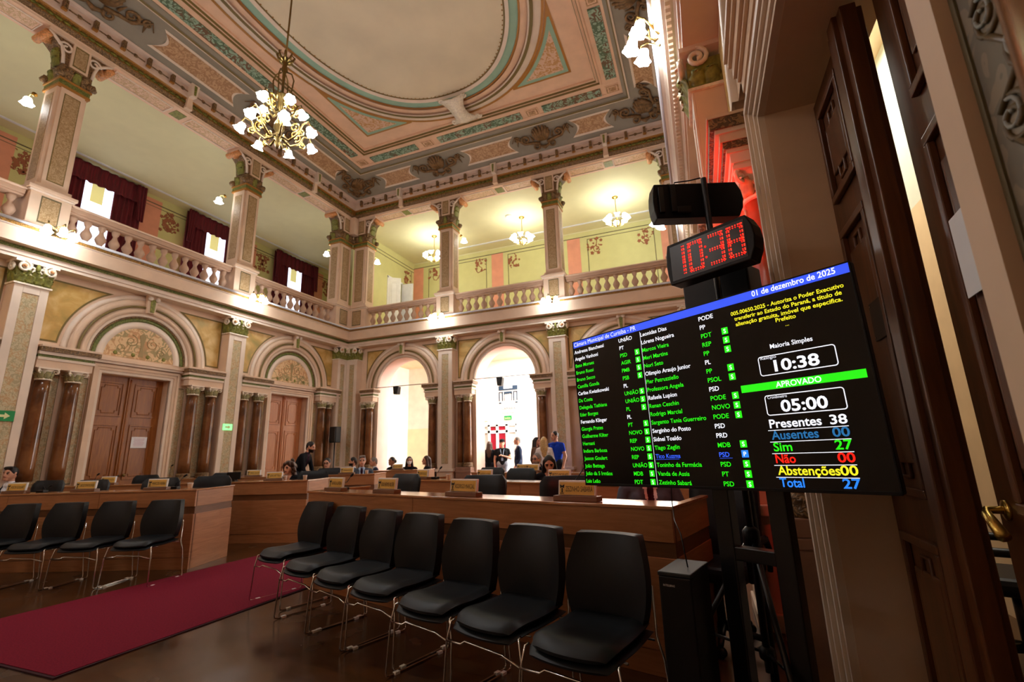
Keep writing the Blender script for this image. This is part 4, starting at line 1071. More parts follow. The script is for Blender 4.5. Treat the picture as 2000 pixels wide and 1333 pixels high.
small_chandelier(-5.5, 15.5, 'gallery chandelier hanging between the two back columns')
small_chandelier(-1.98, 15.5, 'gallery chandelier right of the second back column')
mb = MB(); mb.lathe([(0.13, 0), (0.12, -0.05), (0.05, -0.09)], 16, WHITEP, c=(-5.9, 15.2, 9.95)); tag(mb.build('smoke_detector'), 'round white ceiling fitting above the middle gallery chandelier', 'smoke detector')
# the big chandelier of the chamber
t = thing('chandelier', 'large brass chandelier with two tiers of lit glass tulips over the chamber', 'chandelier', (-5.5, 4.6, 6.2))
mb = MB(); mb.tube([(0, 0, 1.3), (0.01, 0, 2.4), (-0.01, 0.01, 3.4), (0, 0, 4.9)], 0.014, BRASSD, 8); mb.build('suspension_rod', t)
mb = MB()
mb.lathe([(0.012, 1.32), (0.05, 1.28), (0.06, 1.22), (0.03, 1.15), (0.05, 1.05), (0.025, 1.0), (0.018, 0.6), (0.1, 0.58), (0.1, 0.56), (0.05, 0.52), (0.055, 0.4), (0.03, 0.3), (0.04, 0.15), (0.07, 0.08), (0.08, 0.0), (0.04, -0.06), (0.065, -0.12), (0.06, -0.17), (0.03, -0.2), (0.05, -0.25), (0.03, -0.3), (0.012, -0.35)], 18, BRASSD)
for k in range(8):
    a = 2 * PI * k / 8; ca, sa = math.cos(a), math.sin(a)
    mb.tube([(0.04 * ca, 0.04 * sa, 1.2), (0.1 * ca, 0.1 * sa, 1.25), (0.13 * ca, 0.13 * sa, 1.32), (0.09 * ca, 0.09 * sa, 1.36)], [0.02, 0.02, 0.014, 0.006], BRASSD, 6)
for k in range(4):
    a = 2 * PI * k / 4 + 0.4; ca, sa = math.cos(a), math.sin(a)
    mb.tube([(0.04 * ca, 0.04 * sa, 1.02), (0.12 * ca, 0.12 * sa, 0.98), (0.16 * ca, 0.16 * sa, 0.86), (0.13 * ca, 0.13 * sa, 0.6), (0.14 * ca, 0.14 * sa, 0.42)], 0.011, BRASSD, 6)
mb.build('stem', t)
def tier(n, a0, r, z, drop, nm):
    mb = MB()
    for k in range(n):
        a = 2 * PI * k / n + a0; ca, sa = math.cos(a), math.sin(a)
        P = lambda q, zz: (q * ca, q * sa, zz)
        mb.tube([P(0.05, z - 0.12), P(r * 0.35, z - 0.2), P(r * 0.62, z - 0.1), P(r * 0.75, z + 0.06), P(r * 0.93, z + 0.1), P(r, z + 0.02)], [0.02, 0.02, 0.017, 0.014, 0.013, 0.012], BRASSD, 8)
        sp = spiral((r * 0.5, z + 0.02), 0.09, 0.02, 1.4, 16, -PI / 2, 1); mb.tube([P(q, zz) for q, zz in sp], 0.012, BRASS, 6)
        sp = spiral((r * 0.7, z - 0.1), 0.06, 0.015, 1.2, 12, PI / 2, -1); mb.tube([P(q, zz) for q, zz in sp], 0.01, BRASS, 6)
    mb.build(nm, t)
    for k in range(n):
        a = 2 * PI * k / n + a0; ca, sa = math.cos(a), math.sin(a)
        shade_part(t, ((r + 0.03) * ca, (r + 0.03) * sa, z - drop), (ca * 0.55, sa * 0.55, -1), 0.072, 0.12, SHADEC)
tier(7, 0.3, 0.5, -0.02, 0.12, 'lower_arms'); tier(5, 0.9, 0.3, 0.42, 0.1, 'upper_arms')
# ------------------------------------------------------------------ entrance hall behind the arches
mb = MB(); mb.box(-12.3, -12.1, 13.88, 18.2, 0, 5.2, WALLW); tag(structure(mb.build('wall_left')), 'bright white side wall of the entrance hall seen through the left arch', 'wall')
mb = MB(); mb.box(-12.3, 2, 18.1, 18.3, 2.4, 5.2, WALLW); mb.box(-12.3, -8.6, 18.1, 18.3, 0, 2.4, WALLB); mb.box(-6.9, 2, 18.1, 18.3, 0, 2.4, WALLW); tag(structure(mb.build('wall_back')), 'bright far wall of the entrance hall with the arcade emblem', 'wall')
mb = MB(); mb.box(1.2, 1.4, 13.88, 18.2, 0, 5.2, WALLW); tag(structure(mb.build('wall_right')), 'far right end of the entrance hall', 'wall')
mb = MB(); mb.box(-12.3, 2, 13.88, 18.2, 5.08, 5.2, WALLB); tag(structure(mb.build('ceiling')), 'pale ceiling of the entrance hall', 'ceiling')
# emblem and lettering on the far wall
EMB = lambda x, y, z: (-7.28 + x, 18.09 - z, 3.35 + y)
t = thing('wall_emblem', 'dark arcade emblem with a line of lettering on the white hall wall', 'emblem', (-7.28, 18.09, 3.35))
ET = lambda x, y, z: (x, -z, y)
mb = MB()
NAVY = paint('emblem_navy', (28, 52, 74), 0.5)
def eb(x0, x1, y0, y1): mb.prism([(x0, y0), (x1, y0), (x1, y1), (x0, y1)], 0.0, 0.02, NAVY, T=lambda u, v, z: ET(u, z, v))
eb(-0.42, -0.2, 0.5, 0.62); eb(0.2, 0.42, 0.5, 0.62); eb(-0.42, 0.42, 0.44, 0.5)
for s in (-1, 1):
    eb(s * 0.39 - 0.02, s * 0.39 + 0.02, 0.0, 0.38); eb(s * 0.25 - 0.02, s * 0.25 + 0.02, 0.0, 0.38); eb(s * 0.32 - 0.09, s * 0.32 + 0.09, 0.35, 0.38); eb(s * 0.36 - 0.05, s * 0.36 + 0.05, -0.1, -0.05)
    eb(s * 0.165 - 0.01, s * 0.165 + 0.01, 0.0, 0.38)
mb.prism([(-0.17, 0.38), (0.17, 0.38), (0.17, 0.3), (0.14, 0.27), (0.11, 0.3), (0.06, 0.3), (0.03, 0.27), (0.0, 0.3), (-0.06, 0.27), (-0.11, 0.3), (-0.14, 0.27), (-0.17, 0.3)], 0.0, 0.02, NAVY, T=lambda u, v, z: ET(u, z, v))
mb.build('symbol', t)
mb = MB(); text_mesh('CÂMARA', 0.15, NAVY, lambda x, y, z: ET(x, -0.36 + y, 0.006), 'CENTER', 0.62, 0, mb); text_mesh('MUNICIPAL', 0.09, NAVY, lambda x, y, z: ET(x, -0.53 + y, 0.006), 'CENTER', 0.55, 0, mb); mb.build('lettering', t)
# glass vestibule, red panels painted as a door's reflection in its glass, exit sign
t = thing('vestibule', 'white framed glass vestibule with painted red reflections below the exit sign', 'vestibule', (-7.75, 18.0, 0))
mb = MB()
for x in (-0.85, -0.37, 0.0, 0.42, 0.85): mb.box(x - 0.05, x + 0.05, -0.05, 0.05, 0, 2.4, WHITEP)
for z in (0.05, 2.12, 2.38): mb.box(-0.85, 0.85, -0.05, 0.05, z - 0.05, z + 0.05, WHITEP)
mb.build('frame', t)
REDP = paint('reflection_and_banner_red', (168, 22, 48), 0.4)
mb = MB()
for x0, x1 in ((-0.3, -0.06), (0.06, 0.36)): mb.box(x0, x1, 0.0, 0.02, 0.1, 2.05, REDP); mb.box(x0, x1, 0.0, 0.02, 2.17, 2.33, REDP)
mb.build('red_reflection', t)
mb = MB(); mb.box(-0.8, -0.42, 0.0, 0.01, 0.1, 2.33, WHITEP); mb.box(0.47, 0.8, 0.0, 0.01, 0.1, 2.33, WHITEP); mb.build('pane', t)
t = thing('exit_sign', 'green exit sign over the glass vestibule in the hall', 'exit sign', (-7.3, 18.06, 2.66))
mb = MB(); mb.box(-0.16, 0.16, -0.03, 0.03, -0.08, 0.08, SIGNG); mb.build('sign_box', t)
mb = MB(); text_mesh('SAÍDA', 0.09, SIGNY, lambda x, y, z: (x, -0.033, -0.05 + y), 'CENTER', 0.26, 0, mb); mb.build('lettering', t)
# white sign frame standing at the left jamb of the second arch, red banner, wall speakers, sockets
glass_m = bpy.data.materials.new('clear_glass'); glass_m.use_nodes = True
gb = glass_m.node_tree.nodes['Principled BSDF']; gb.inputs['Transmission Weight'].default_value = 1; gb.inputs['Roughness'].default_value = 0.02; gb.inputs['IOR'].default_value = 1.1
t = thing('glass_screen', 'free-standing glass screen with bright edge at the left of the exit-sign arch', 'screen', (-6.92, 14.3, 0))
mb = MB(); mb.box(-0.42, 0.42, -0.006, 0.006, 0.05, 2.28, glass_m); mb.build('pane', t)
mb = MB(); mb.box(-0.44, 0.44, -0.015, 0.015, 2.28, 2.31, WHITEP); mb.box(-0.44, -0.42, -0.015, 0.015, 0, 2.3, WHITEP); mb.box(-0.44, 0.44, -0.12, 0.12, 0, 0.05, WHITEP); mb.build('frame', t)
t = thing('banner', 'narrow red banner hanging inside the left arch', 'banner', (-8.5, 14.1, 3.1))
mb = MB(); mb.sheet([[(-0.09 - 0.02 * k + 0.07 * j, 0.02 * math.sin(2 * j), 0.25 * (4 - k)) for j in range(4)] for k in range(5)], 0.004, REDP); mb.build('cloth', t)
mb = MB(); mb.tube([(-0.12, 0, 1.01), (0.1, 0, 1.01), (0.12, -0.3, 1.01)], 0.012, BRASS, 8); mb.build('rod', t)
for k, (x, nm) in enumerate(((-9.12, 'left open arch beside the corner'), (-5.42, 'open arch showing the exit sign'))):
    tag((lambda mb_: (mb_.tube([(x - 1.0, 13.1, 3.52), (x + 1.0, 13.1, 3.52)], 0.012, BLKM, 8), mb_.build('cable_bar'))[1])(MB()), 'thin dark bar spanning the %s' % nm, 'bar')
    t = thing('hanging_speaker', 'small black loudspeaker hanging from the bar in the %s' % nm, 'speaker', (x - 0.1, 13.1, 3.5), 0, 'loudspeakers in the arches')
    mb = MB(); mb.prism([(-0.1, 0), (0.1, 0), (0.07, -0.25), (-0.07, -0.25)], -0.08, 0.1, BLKP); mb.build('cabinet', t, 0.01)
    mb = MB(); mb.box(-0.07, 0.07, -0.09, -0.082, -0.22, -0.03, BLKM); mb.build('grille', t)
t = thing('wall_clock', 'small brass square plate on the beige hall wall', 'plaque', (-9.6, 18.09, 1.15)); mb = MB(); mb.box(-0.13, 0.13, -0.03, 0, -0.12, 0.12, BRASS); mb.build('frame', t); mb = MB(); mb.box(-0.07, 0.07, -0.035, -0.03, -0.06, 0.06, PLATEG); mb.build('face', t)
# loudspeaker on a stand in the corner of the chamber
t = thing('loudspeaker', 'tall black loudspeaker on a stand beside the corner column', 'speaker', (-11.0, 12.35, 0))
mb = MB(); mb.box(-0.13, 0.13, -0.12, 0.12, 1.75, 2.25, BLKP); mb.build('cabinet', t, 0.02)
mb = MB(); mb.box(-0.11, 0.11, -0.135, -0.12, 1.78, 2.22, BLKM); mb.build('grille', t)
mb = MB(); mb.tube([(0, 0, 0.05), (0, 0, 1.76)], 0.02, BLKM, 10)
for k in range(3): a = 2 * PI * k / 3; mb.tube([(0, 0, 0.5), (0.3 * math.cos(a), 0.3 * math.sin(a), 0.01)], 0.012, BLKM, 8)
mb.build('stand', t)
# small green direction signs on the pilasters
def arrow_sign(T, u, z, w_, m, label, s=1):
    b = Vector(T(u, PV + 0.006, z)); t = thing('arrow_sign', label, 'sign', b)
    TT = lambda uu, vv, zz: tuple(Vector(T(u + uu, PV + 0.006 + vv, z + zz)) - b); h = w_ * 0.3
    mb = MB(TT); mb.box(-w_ / 2, w_ / 2, -0.004, 0.006, -h, h, m); mb.build('board', t)
    mb = MB(TT); q = w_
    mb.prism([(-0.25 * q, -0.07 * q), (0.05 * q, -0.07 * q), (0.05 * q, -0.19 * q), (0.3 * q, 0), (0.05 * q, 0.19 * q), (0.05 * q, 0.07 * q), (-0.25 * q, 0.07 * q)], 0.006, 0.009, SIGNY); mb.build('arrow', t)
arrow_sign(TL, 4.46, 2.16, 0.3, SIGNG, 'green sign with a pale arrow on the left pilaster')
t = arrow_sign(TL, 8.72, 2.12, 0.26, SIGNL, 'pale glowing green exit sign on the pilaster between the doors')

# ------------------------------------------------------------------ carpet
mb = MB(); mb.box(-5.88, -3.95, 2.07, 13.0, 0.0, 0.012, CARPET); mb.box(-5.9, -3.93, 2.05, 13.0, 0.0, 0.008, CARPED)
tag(mb.build('carpet_runner'), 'burgundy carpet runner down the aisle between the desks', 'carpet')

# ------------------------------------------------------------------ deputies' desks
DH = 0.95
def desk(P0, P1, label, ends=(True, True), seams=(0.5,), depth=0.72):
    """P0 -> P1 is the front edge seen by the camera; the desk stands behind it"""
    P0, P1 = Vector((*P0, 0)), Vector((*P1, 0)); d = (P1 - P0); L = d.length; ang = math.atan2(d.y, d.x)
    t = thing('desk', label, 'desk', (P0.x, P0.y, 0), ang, 'curved rows of wooden desks')
    mb = MB()
    cuts = [0] + [s * L for s in seams] + [L]
    for a, b in zip(cuts[:-1], cuts[1:]):
        mb.box(a + 0.002, b - 0.002, 0, 0.03, 0.74, DH - 0.02, DESK); mb.box(a + 0.002, b - 0.002, 0, 0.03, 0.14, 0.65, DESK); mb.box(a + 0.002, b - 0.002, 0.004, 0.03, 0.0, 0.136, DESK)
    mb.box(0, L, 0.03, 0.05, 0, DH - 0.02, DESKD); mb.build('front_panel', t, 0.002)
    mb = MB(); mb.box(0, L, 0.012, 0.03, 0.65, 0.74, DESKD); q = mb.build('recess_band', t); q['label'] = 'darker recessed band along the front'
    mb = MB(); mb.box(-0.01, L + 0.01, -0.012, 0.3, DH - 0.02, DH, DESKT); mb.build('ledge', t, 0.003)
    mb = MB(); mb.box(0.02, L - 0.02, 0.05, depth, 0.72, 0.745, DESKT); mb.build('work_surface', t, 0.002)
    for k, (x0, x1) in enumerate(((-0.0, 0.035), (L - 0.035, L))):
        if ends[k]:
            mb = MB(); mb.box(x0, x1, 0.031, depth + 0.05, 0.74, DH - 0.021, DESK); mb.box(x0, x1, 0.031, depth + 0.05, 0, 0.65, DESK); mb.box(x0 + 0.005, x1 - 0.005, 0.031, depth + 0.04, 0.65, 0.74, DESKD); mb.box(x0 - 0.01, x1 + 0.01, 0.301, depth + 0.06, DH - 0.02, DH, DESKT); mb.build('side_panel', t, 0.002)
    for s in seams:
        mb = MB(); mb.box(s * L - 0.012, s * L + 0.012, 0.05, depth - 0.05, 0, 0.72, DESKD); mb.build('divider', t)
    return t, ang
ROWS = {}
def row(key, P0, P1, label, **kw):
    t, a = desk(P0, P1, label, **kw); ROWS[key] = (Vector(P0), Vector(P1), a); return t
def on_row(key, px, off=0.1):
    """world point where the line of sight at image column px crosses the row, off metres behind its front edge"""
    P0, P1, a = ROWS[key]; n = Vector((-math.sin(a), math.cos(a))); A = P0 + n * off; d = (P1 - P0)
    r = ray(px, 930); k = r.x / r.y
    s = (k * A.y - A.x) / (d.x - k * d.y)
    p = A + d * s; return (p.x, p.y)
row('AR', (-4.06, 4.2), (-0.23, 3.17), 'long near desk behind the row of seven black chairs', seams=(0.42,))
row('AL', (-9.9, 3.12), (-6.1, 4.4), 'near desk on the left side of the carpet behind five chairs', seams=(0.37, 0.68))
row('BR', (-4.15, 6.17), (-0.4, 4.93), 'second-row desk right of the carpet', seams=(0.55,))
row('BL', (-10.9, 4.69), (-6.05, 6.22), 'second-row desk left of the carpet, with the curly-haired woman', seams=(0.5,))
row('CR', (-4.1, 8.25), (-0.4, 7.05), 'third-row desk right of the carpet near the exit-sign arch', seams=(0.5,))
row('CL', (-10.9, 6.58), (-6.25, 8.2), 'third-row desk left of the carpet with the grey-suited man', seams=(0.5,))
row('DL', (-9.3, 9.55), (-6.3, 10.1), 'back-row desk in front of the left arch where three women sit', seams=(0.5,))

# ------------------------------------------------------------------ name plates, microphones, cups
def name_plate(p, ang, txt, label, w_=0.27):
    t = thing('name_plate', label, 'name plate', (p[0], p[1], DH + 0.001), ang, 'wooden name plates on the desks')
    mb = MB(); mb.prism([(-0.045, 0), (0.045, 0), (0.04, 0.035), (-0.04, 0.035)], -w_ / 2 - 0.025, w_ / 2 + 0.025, DESKD, axis='u'); mb.build('base', t, 0.004)
    lean = lambda u, v, z: (u, v + 0.12 * z, z)
    mb = MB(lean); z0, z1 = 0.036, 0.125
    mb.box(-w_ / 2, w_ / 2, -0.012, 0.012, z0, z1 + 0.012, paint('white_frame', (230, 230, 228), 0.4) if 'white_frame' not in MATS else MATS['white_frame']); mb.build('holder', t, 0.003)
    mb = MB(lean); mb.box(-w_ / 2 + 0.012, w_ / 2 - 0.012, -0.0145, -0.012, z0 + 0.004, z1, PLATEG); mb.build('plate', t)
    mb = MB(lean)
    text_mesh(txt, 0.05, INK, lambda x, y, z: lean(-w_ / 2 + 0.062 + x, -0.0155, z0 + 0.027 + y), 'LEFT', w_ - 0.085, 0.0, mb)
    x0 = -w_ / 2 + 0.018; zz = z0 + 0.018
    mb.prism([(x0, zz + 0.03), (x0 + 0.014, zz + 0.036), (x0 + 0.03, zz + 0.03), (x0 + 0.034, zz + 0.056), (x0 + 0.014, zz + 0.046), (x0 - 0.004, zz + 0.056)], -0.016, -0.0145, INK); mb.box(x0 + 0.01, x0 + 0.02, -0.016, -0.0145, zz, zz + 0.03, INK)
    mb.box(x0, x0 + 0.03, -0.016, -0.0145, zz - 0.008, zz - 0.003, INK)
    mb.build('lettering', t)
    return t
def plate_on(key, px, txt, label, w_=0.27):
    p = on_row(key, px, 0.09); name_plate(p, ROWS[key][2], txt, label, w_)
plate_on('AR', 1125, 'ZEZINHO SABARÁ', 'name plate lettered ZEZINHO SABARÁ on the near desk', 0.3)
plate_on('AR', 905, 'RODRIGO MARCIAL', 'name plate lettered RODRIGO MARCIAL on the near desk', 0.3)
plate_on('AR', 756, 'GUILHERME KILTER', 'name plate on the near desk, third from its right end')
plate_on('AR', 657, 'RAFAELA LUPION', 'name plate beside a gooseneck microphone at the left end of the near desk', 0.25)
plate_on('BR', 1092, 'BETO MORAES', 'name plate lettered BETO MORAES in front of the young woman', 0.3)
plate_on('BR', 946, 'HERNANI', 'name plate half hidden behind the second chair back of the near desk', 0.26)
plate_on('BR', 825, 'EDER BORGES', 'name plate on the left end of the second desk right of the carpet', 0.24)
plate_on('CR', 1040, 'CAMILLA GONDA', 'name plate on the third desk in front of the old man')
plate_on('CR', 1021, 'NORI SETO', 'small name plate behind another at the left of the old man', 0.26)
plate_on('AL', 37, 'JASSON GOULART', 'name plate in front of the suited man at the far left')
plate_on('AL', 171, 'CARLISE KWIATKOWSKI', 'name plate on the left desk before the chair with a jacket', 0.28)
plate_on('AL', 310, 'MARCOS VIEIRA', 'name plate near the right end of the left desk', 0.26)
plate_on('BL', 213, 'DA COSTA', 'name plate on the second left desk before the brown double door', 0.26)
plate_on('BL', 536, 'JOÃO BETTEGA', 'name plate beside the curly-haired woman')
plate_on('CL', 495, 'TIAGO ZEGLIN', 'name plate on the third left desk behind the curly-haired woman', 0.28)
plate_on('CL', 677, 'INDIARA BARBOSA', 'name plate beside the grey-suited man with a tie')
plate_on('DL', 776, 'ANGELO VANHONI', 'name plate in front of the women under the left arch', 0.26)
def mic(p, ang, label, h=0.3, dx=0.14):
    t = thing('microphone', label, 'microphone', (p[0], p[1], DH + 0.001), ang, 'gooseneck microphones on the desks')
    mb = MB(); mb.box(-0.05, 0.05, -0.04, 0.04, 0, 0.03, BLKP); mb.build('base', t, 0.006)
    mb = MB(); mb.tube([(0, 0, 0.03), (0.01, 0, 0.08), (dx * 0.5, 0.0, h * 0.6), (dx, 0, h)], 0.004, BLKM, 8); mb.build('gooseneck', t)
    mb = MB(); a = Vector((dx, 0, h)); d = Vector((0.7, 0, 0.5)).normalized() if dx > 0 else Vector((-0.7, 0, 0.5)).normalized()
    mb.tube([a, a + d * 0.01, a + d * 0.04, a + d * 0.055], [0.006, 0.013, 0.013, 0.006], BLKP, 10); mb.build('capsule', t)
for key, px, lb, h, dx in (('AR', 672, 'gooseneck microphone at the left end of the near desk', 0.14, 0.12), ('AR', 1108, 'gooseneck microphone leaning behind the ZEZINHO SABARÁ plate', 0.24, 0.16), ('BR', 850, 'gooseneck microphone on the second desk before the left arch', 0.14, 0.1), ('AL', 345, 'gooseneck microphone at the right end of the left desk', 0.15, 0.1), ('AL', 88, 'gooseneck microphone by the suited man at the far left', 0.06, 0.08), ('BL', 225, 'gooseneck microphone before the brown double door', 0.12, 0.02), ('CL', 330, 'gooseneck microphone rising before the marble column right of the door', 0.26, 0.02), ('BL', 184, 'gooseneck microphone against the left leaf of the brown door', 0.16, 0.05)):
    mic(on_row(key, px, 0.2), ROWS[key][2], lb, h, dx)
def cup(p, label):
    mb = MB(); mb.lathe([(0.026, 0), (0.034, 0.07), (0.036, 0.072), (0.032, 0.07), (0.024, 0.006)], 16, CUPW); o = mb.build('cup', loc=(p[0], p[1], DH + 0.001)); tag(o, label, 'cup', 'white cups on the desks')
cup(on_row('AL', 374, 0.16), 'white cup beside the chair at the right end of the left desk'); cup(on_row('BR', 876, 0.14), 'white cup on the second desk right of the carpet')
cup(on_row('BL', 596, 0.12), 'white cup right of the curly-haired woman'); cup(on_row('BL', 557, 0.14), 'white cup at the left elbow of the curly-haired woman')
cup(on_row('CL', 716, 0.14), 'white cup at the left hand of the grey-suited man')
t = thing('monitor', 'small dark monitor on the second left desk by the pilaster', 'monitor', (*on_row('BL', 456, 0.2), DH + 0.001), ROWS['BL'][2])
mb = MB(); mb.box(-0.12, 0.12, 0.0, 0.02, 0.03, 0.15, BLKP); mb.build('display', t, 0.004); mb = MB(); mb.box(-0.05, 0.05, -0.03, 0.07, 0, 0.01, BLKP); mb.box(-0.02, 0.02, 0.01, 0.03, 0.0, 0.05, BLKP); mb.build('stand', t)

# ------------------------------------------------------------------ chairs
def rounded_rect_rows(w_of, z0, z1, nz, shape, nx=9):
    rows = []
    for i in range(nz + 1):
        q = i / nz; z = z0 + (z1 - z0) * q; hw = w_of(q)
        rows.append([shape((j - nx // 2) / (nx // 2) * hw, q, z, (j - nx // 2) / (nx // 2)) for j in range(nx)])
    return rows
def make_visitor_chair():
    t = thing('visitor_chair', '', 'chair', (0, 0, 0), 0, 'black sled-base chairs in rows')
    # origin on the floor under the middle of the seat, front towards -y
    mb = MB()
    def pad(z0, hw0, d0, d1, th, m):
        rows_t = []; rows_b = []
        for i in range(13):
            q = i / 12; y = d0 + (d1 - d0) * q
            hw = hw0 * (1 - 0.05 * q) * (1 - 0.25 * max(0, 0.12 - q) / 0.12 * 0.6)
            zc = z0 - 0.035 * max(0, (0.25 - q) / 0.25) ** 2 - 0.012 * math.sin(PI * q)
            edge = min(1, q / 0.05 + 0.25, (1 - q) / 0.05 + 0.25)
            rt, rb = [], []
            for j in range(13):
                p = (j - 6) / 6; ee = edge * min(1, (1 - abs(p)) / 0.08 + 0.2)
                bow = -0.035 * (1 - p * p) * (1 - q) ** 3
                rt.append((p * hw, y + bow, zc + th * 0.5 * ee - 0.012 * (1 - p * p) * math.sin(PI * q))); rb.append((p * hw * 0.98, y + bow, zc - th * 0.5 * ee))
            rows_t.append(rt); rows_b.append(rb)
        mb.grid(rows_t, m); mb.grid([r[::-1] for r in rows_b], m)
        rim_t = rows_t[0] + [r[-1] for r in rows_t[1:]] + rows_t[-1][::-1][1:] + [r[0] for r in rows_t[::-1]][1:-1]
        rim_b = rows_b[0] + [r[-1] for r in rows_b[1:]] + rows_b[-1][::-1][1:] + [r[0] for r in rows_b[::-1]][1:-1]
        mb.grid([rim_t, rim_b], m, True, close=True)
    pad(0.415, 0.235, -0.245, 0.23, 0.035, BLKL); mb.build('seat_shell', t)
    mb = MB(); pad(0.452, 0.22, -0.235, 0.22, 0.055, BLKL); mb.build('seat', t)
    def wid(q): return 0.19 + 0.045 * math.sin(PI * min(1, max(0, (q + 0.05) / 1.1)) ** 0.9) - 0.015 * q
    def bshape(off):
        return lambda x, q, z, p: (x, 0.225 + 0.07 * q + 0.03 * p * p * -1 + 0.025 * math.sin(PI * q) * -1 + off - (0.018 * (p ** 4) if off < 0 else 0), z)
    mb = MB(); A = rounded_rect_rows(wid, 0.46, 0.85, 10, bshape(-0.022)); B = rounded_rect_rows(lambda q: wid(q) * 1.02, 0.45, 0.855, 10, bshape(0.022))
    mb.grid(A, BLKL); mb.grid([r[::-1] for r in B], BLKP)
    ra = A[0] + [r[-1] for r in A[1:]] + A[-1][::-1][1:] + [r[0] for r in A[::-1]][1:-1]; rb = B[0] + [r[-1] for r in B[1:]] + B[-1][::-1][1:] + [r[0] for r in B[::-1]][1:-1]
    mb.grid([ra, rb], BLKL, True, close=True); mb.build('backrest', t)
    r = 0.0058
    for s in (-1, 1):
        x = s * 0.232; xo = s * 0.262
        mb = MB()
        mb.tube([(x, -0.2, 0.41), (x + s * 0.006, -0.222, 0.405), (xo, -0.235, 0.3), (xo + s * 0.012, -0.25, 0.03), (xo + s * 0.012, -0.245, 0.012), (xo + s * 0.012, -0.22, 0.007), (xo + s * 0.012, 0.24, 0.007), (xo + s * 0.012, 0.262, 0.012), (xo + s * 0.01, 0.268, 0.03), (xo, 0.235, 0.3), (x + s * 0.004, 0.225, 0.4), (x, 0.235, 0.425), (x * 0.96, 0.25, 0.62)], r, CHROME, 8); mb.build('side_frame', t)
        for yy in (-0.17, 0.19):
            mb = MB(); mb.box(xo + s * 0.012 - 0.012, xo + s * 0.012 + 0.012, yy - 0.018, yy + 0.018, 0.0, 0.015, WHITEP); q = mb.build('glide', t); q['label'] = 'white plastic glide'
    mb = MB(); mb.tube([(-0.262, -0.238, 0.31), (-0.15, -0.238, 0.312), (-0.13, -0.225, 0.325), (0.13, -0.225, 0.315), (0.25, -0.237, 0.29)], r, CHROME, 8)
    mb.tube([(-0.235, 0.2, 0.39), (0.235, 0.2, 0.39)], r, CHROME, 8); mb.tube([(-0.235, -0.12, 0.39), (0.235, -0.12, 0.39)], r, CHROME, 8); mb.build('cross_bar', t)
    return t
vc = make_visitor_chair(); first = [True]
def place_chair(x, y, rz, label):
    c = vc if first[0] else dup(vc)
    first[0] = False
    c.location = (x, y, 0.0); c.rotation_euler = (0, 0, rz); c['label'] = label
ordn = ['leftmost, standing half on the carpet', 'second from the carpet', 'third from the carpet', 'fourth, in the middle', 'third from the black tower', 'second from the black tower', 'nearest to the camera beside the black tower']
for k, (x, y) in enumerate(((-4.073, 3.655), (-3.406, 3.327), (-2.888, 3.131), (-2.399, 2.954), (-1.86, 2.728), (-1.38, 2.566), (-0.873, 2.366))):
    a = math.radians(-15 - 1.5 * (k % 3)); off = Matrix.Rotation(a, 2) @ Vector((0.215, 0.225))
    place_chair(x + off.x, y + off.y - 0.02, a, 'black leather chair of the near row, %s' % ordn[k])
ordl = ['at the right end, its sled frame on the carpet', 'second from the carpet end', 'third from the carpet end', 'fourth from the carpet end', 'cut by the left picture edge']
for k in range(5):
    a = math.radians(19); x, y = -6.136 - 0.55 * k, 3.53 - 0.205 * k
    off = Matrix.Rotation(a, 2) @ Vector((0.215, 0.225)); place_chair(x + off.x, y + off.y, a, 'black chair of the left row, %s' % ordl[k])

def make_office_chair():
    t = thing('office_chair', '', 'chair', (0, 0, 0), 0, 'black office armchairs behind the desks')
    # facing -y, back towards +y
    mb = MB()
    def shell(z0, z1, y0, w0, w1, th, m):
        A = []; B = []
        for i in range(11):
            q = i / 10; z = z0 + (z1 - z0) * q; hw = w0 + (w1 - w0) * q - 0.05 * max(0, (q - 0.85) / 0.15) ** 2
            ra, rb = [], []
            for j in range(11):
                p = (j - 5) / 5; y = y0 + 0.1 * q - 0.04 * p * p
                e = th * min(1, (1 - abs(p)) / 0.15 + 0.35) * min(1, (1 - q) / 0.08 + 0.35)
                ra.append((p * hw, y - e, z)); rb.append((p * hw, y + e * 0.7, z))
            A.append(ra); B.append(rb)
        mb.grid(A, m); mb.grid([r[::-1] for r in B], m)
        ra = A[0] + [r[-1] for r in A[1:]] + A[-1][::-1][1:] + [r[0] for r in A[::-1]][1:-1]; rb = B[0] + [r[-1] for r in B[1:]] + B[-1][::-1][1:] + [r[0] for r in B[::-1]][1:-1]
        mb.grid([ra, rb], m, True, close=True)
    shell(0.5, 1.07, 0.24, 0.25, 0.26, 0.06, BLKL); mb.build('backrest', t)
    mb = MB(); mb.box(-0.26, 0.26, -0.25, 0.25, 0.42, 0.52, BLKL); mb.build('seat', t, 0.035)
    for s in (-1, 1):
        mb = MB(); mb.tube([(s * 0.29, 0.2, 0.45), (s * 0.31, 0.18, 0.6), (s * 0.31, 0.12, 0.67), (s * 0.31, -0.14, 0.67), (s * 0.31, -0.22, 0.6), (s * 0.29, -0.16, 0.45)], [0.018, 0.02, 0.026, 0.026, 0.02, 0.018], BLKP, 8); mb.build('armrest', t)
    mb = MB(); mb.tube([(0, 0, 0.1), (0, 0, 0.43)], 0.028, BLKM, 10)
    for k in range(5): a = 2 * PI * k / 5; mb.tube([(0, 0, 0.11), (0.28 * math.cos(a), 0.28 * math.sin(a), 0.075)], [0.03, 0.018], BLKM, 8)
    mb.build('base', t)
    for k in range(5):
        a = 2 * PI * k / 5; mb = MB(); mb.lathe([(0.01, -0.022), (0.032, -0.018), (0.032, 0.018), (0.01, 0.022)], 12, BLKP, T=lambda x, y, z, a=a: (0.28 * math.cos(a) + x, 0.28 * math.sin(a) + z, 0.033 + y)); mb.build('caster', t)
    return t
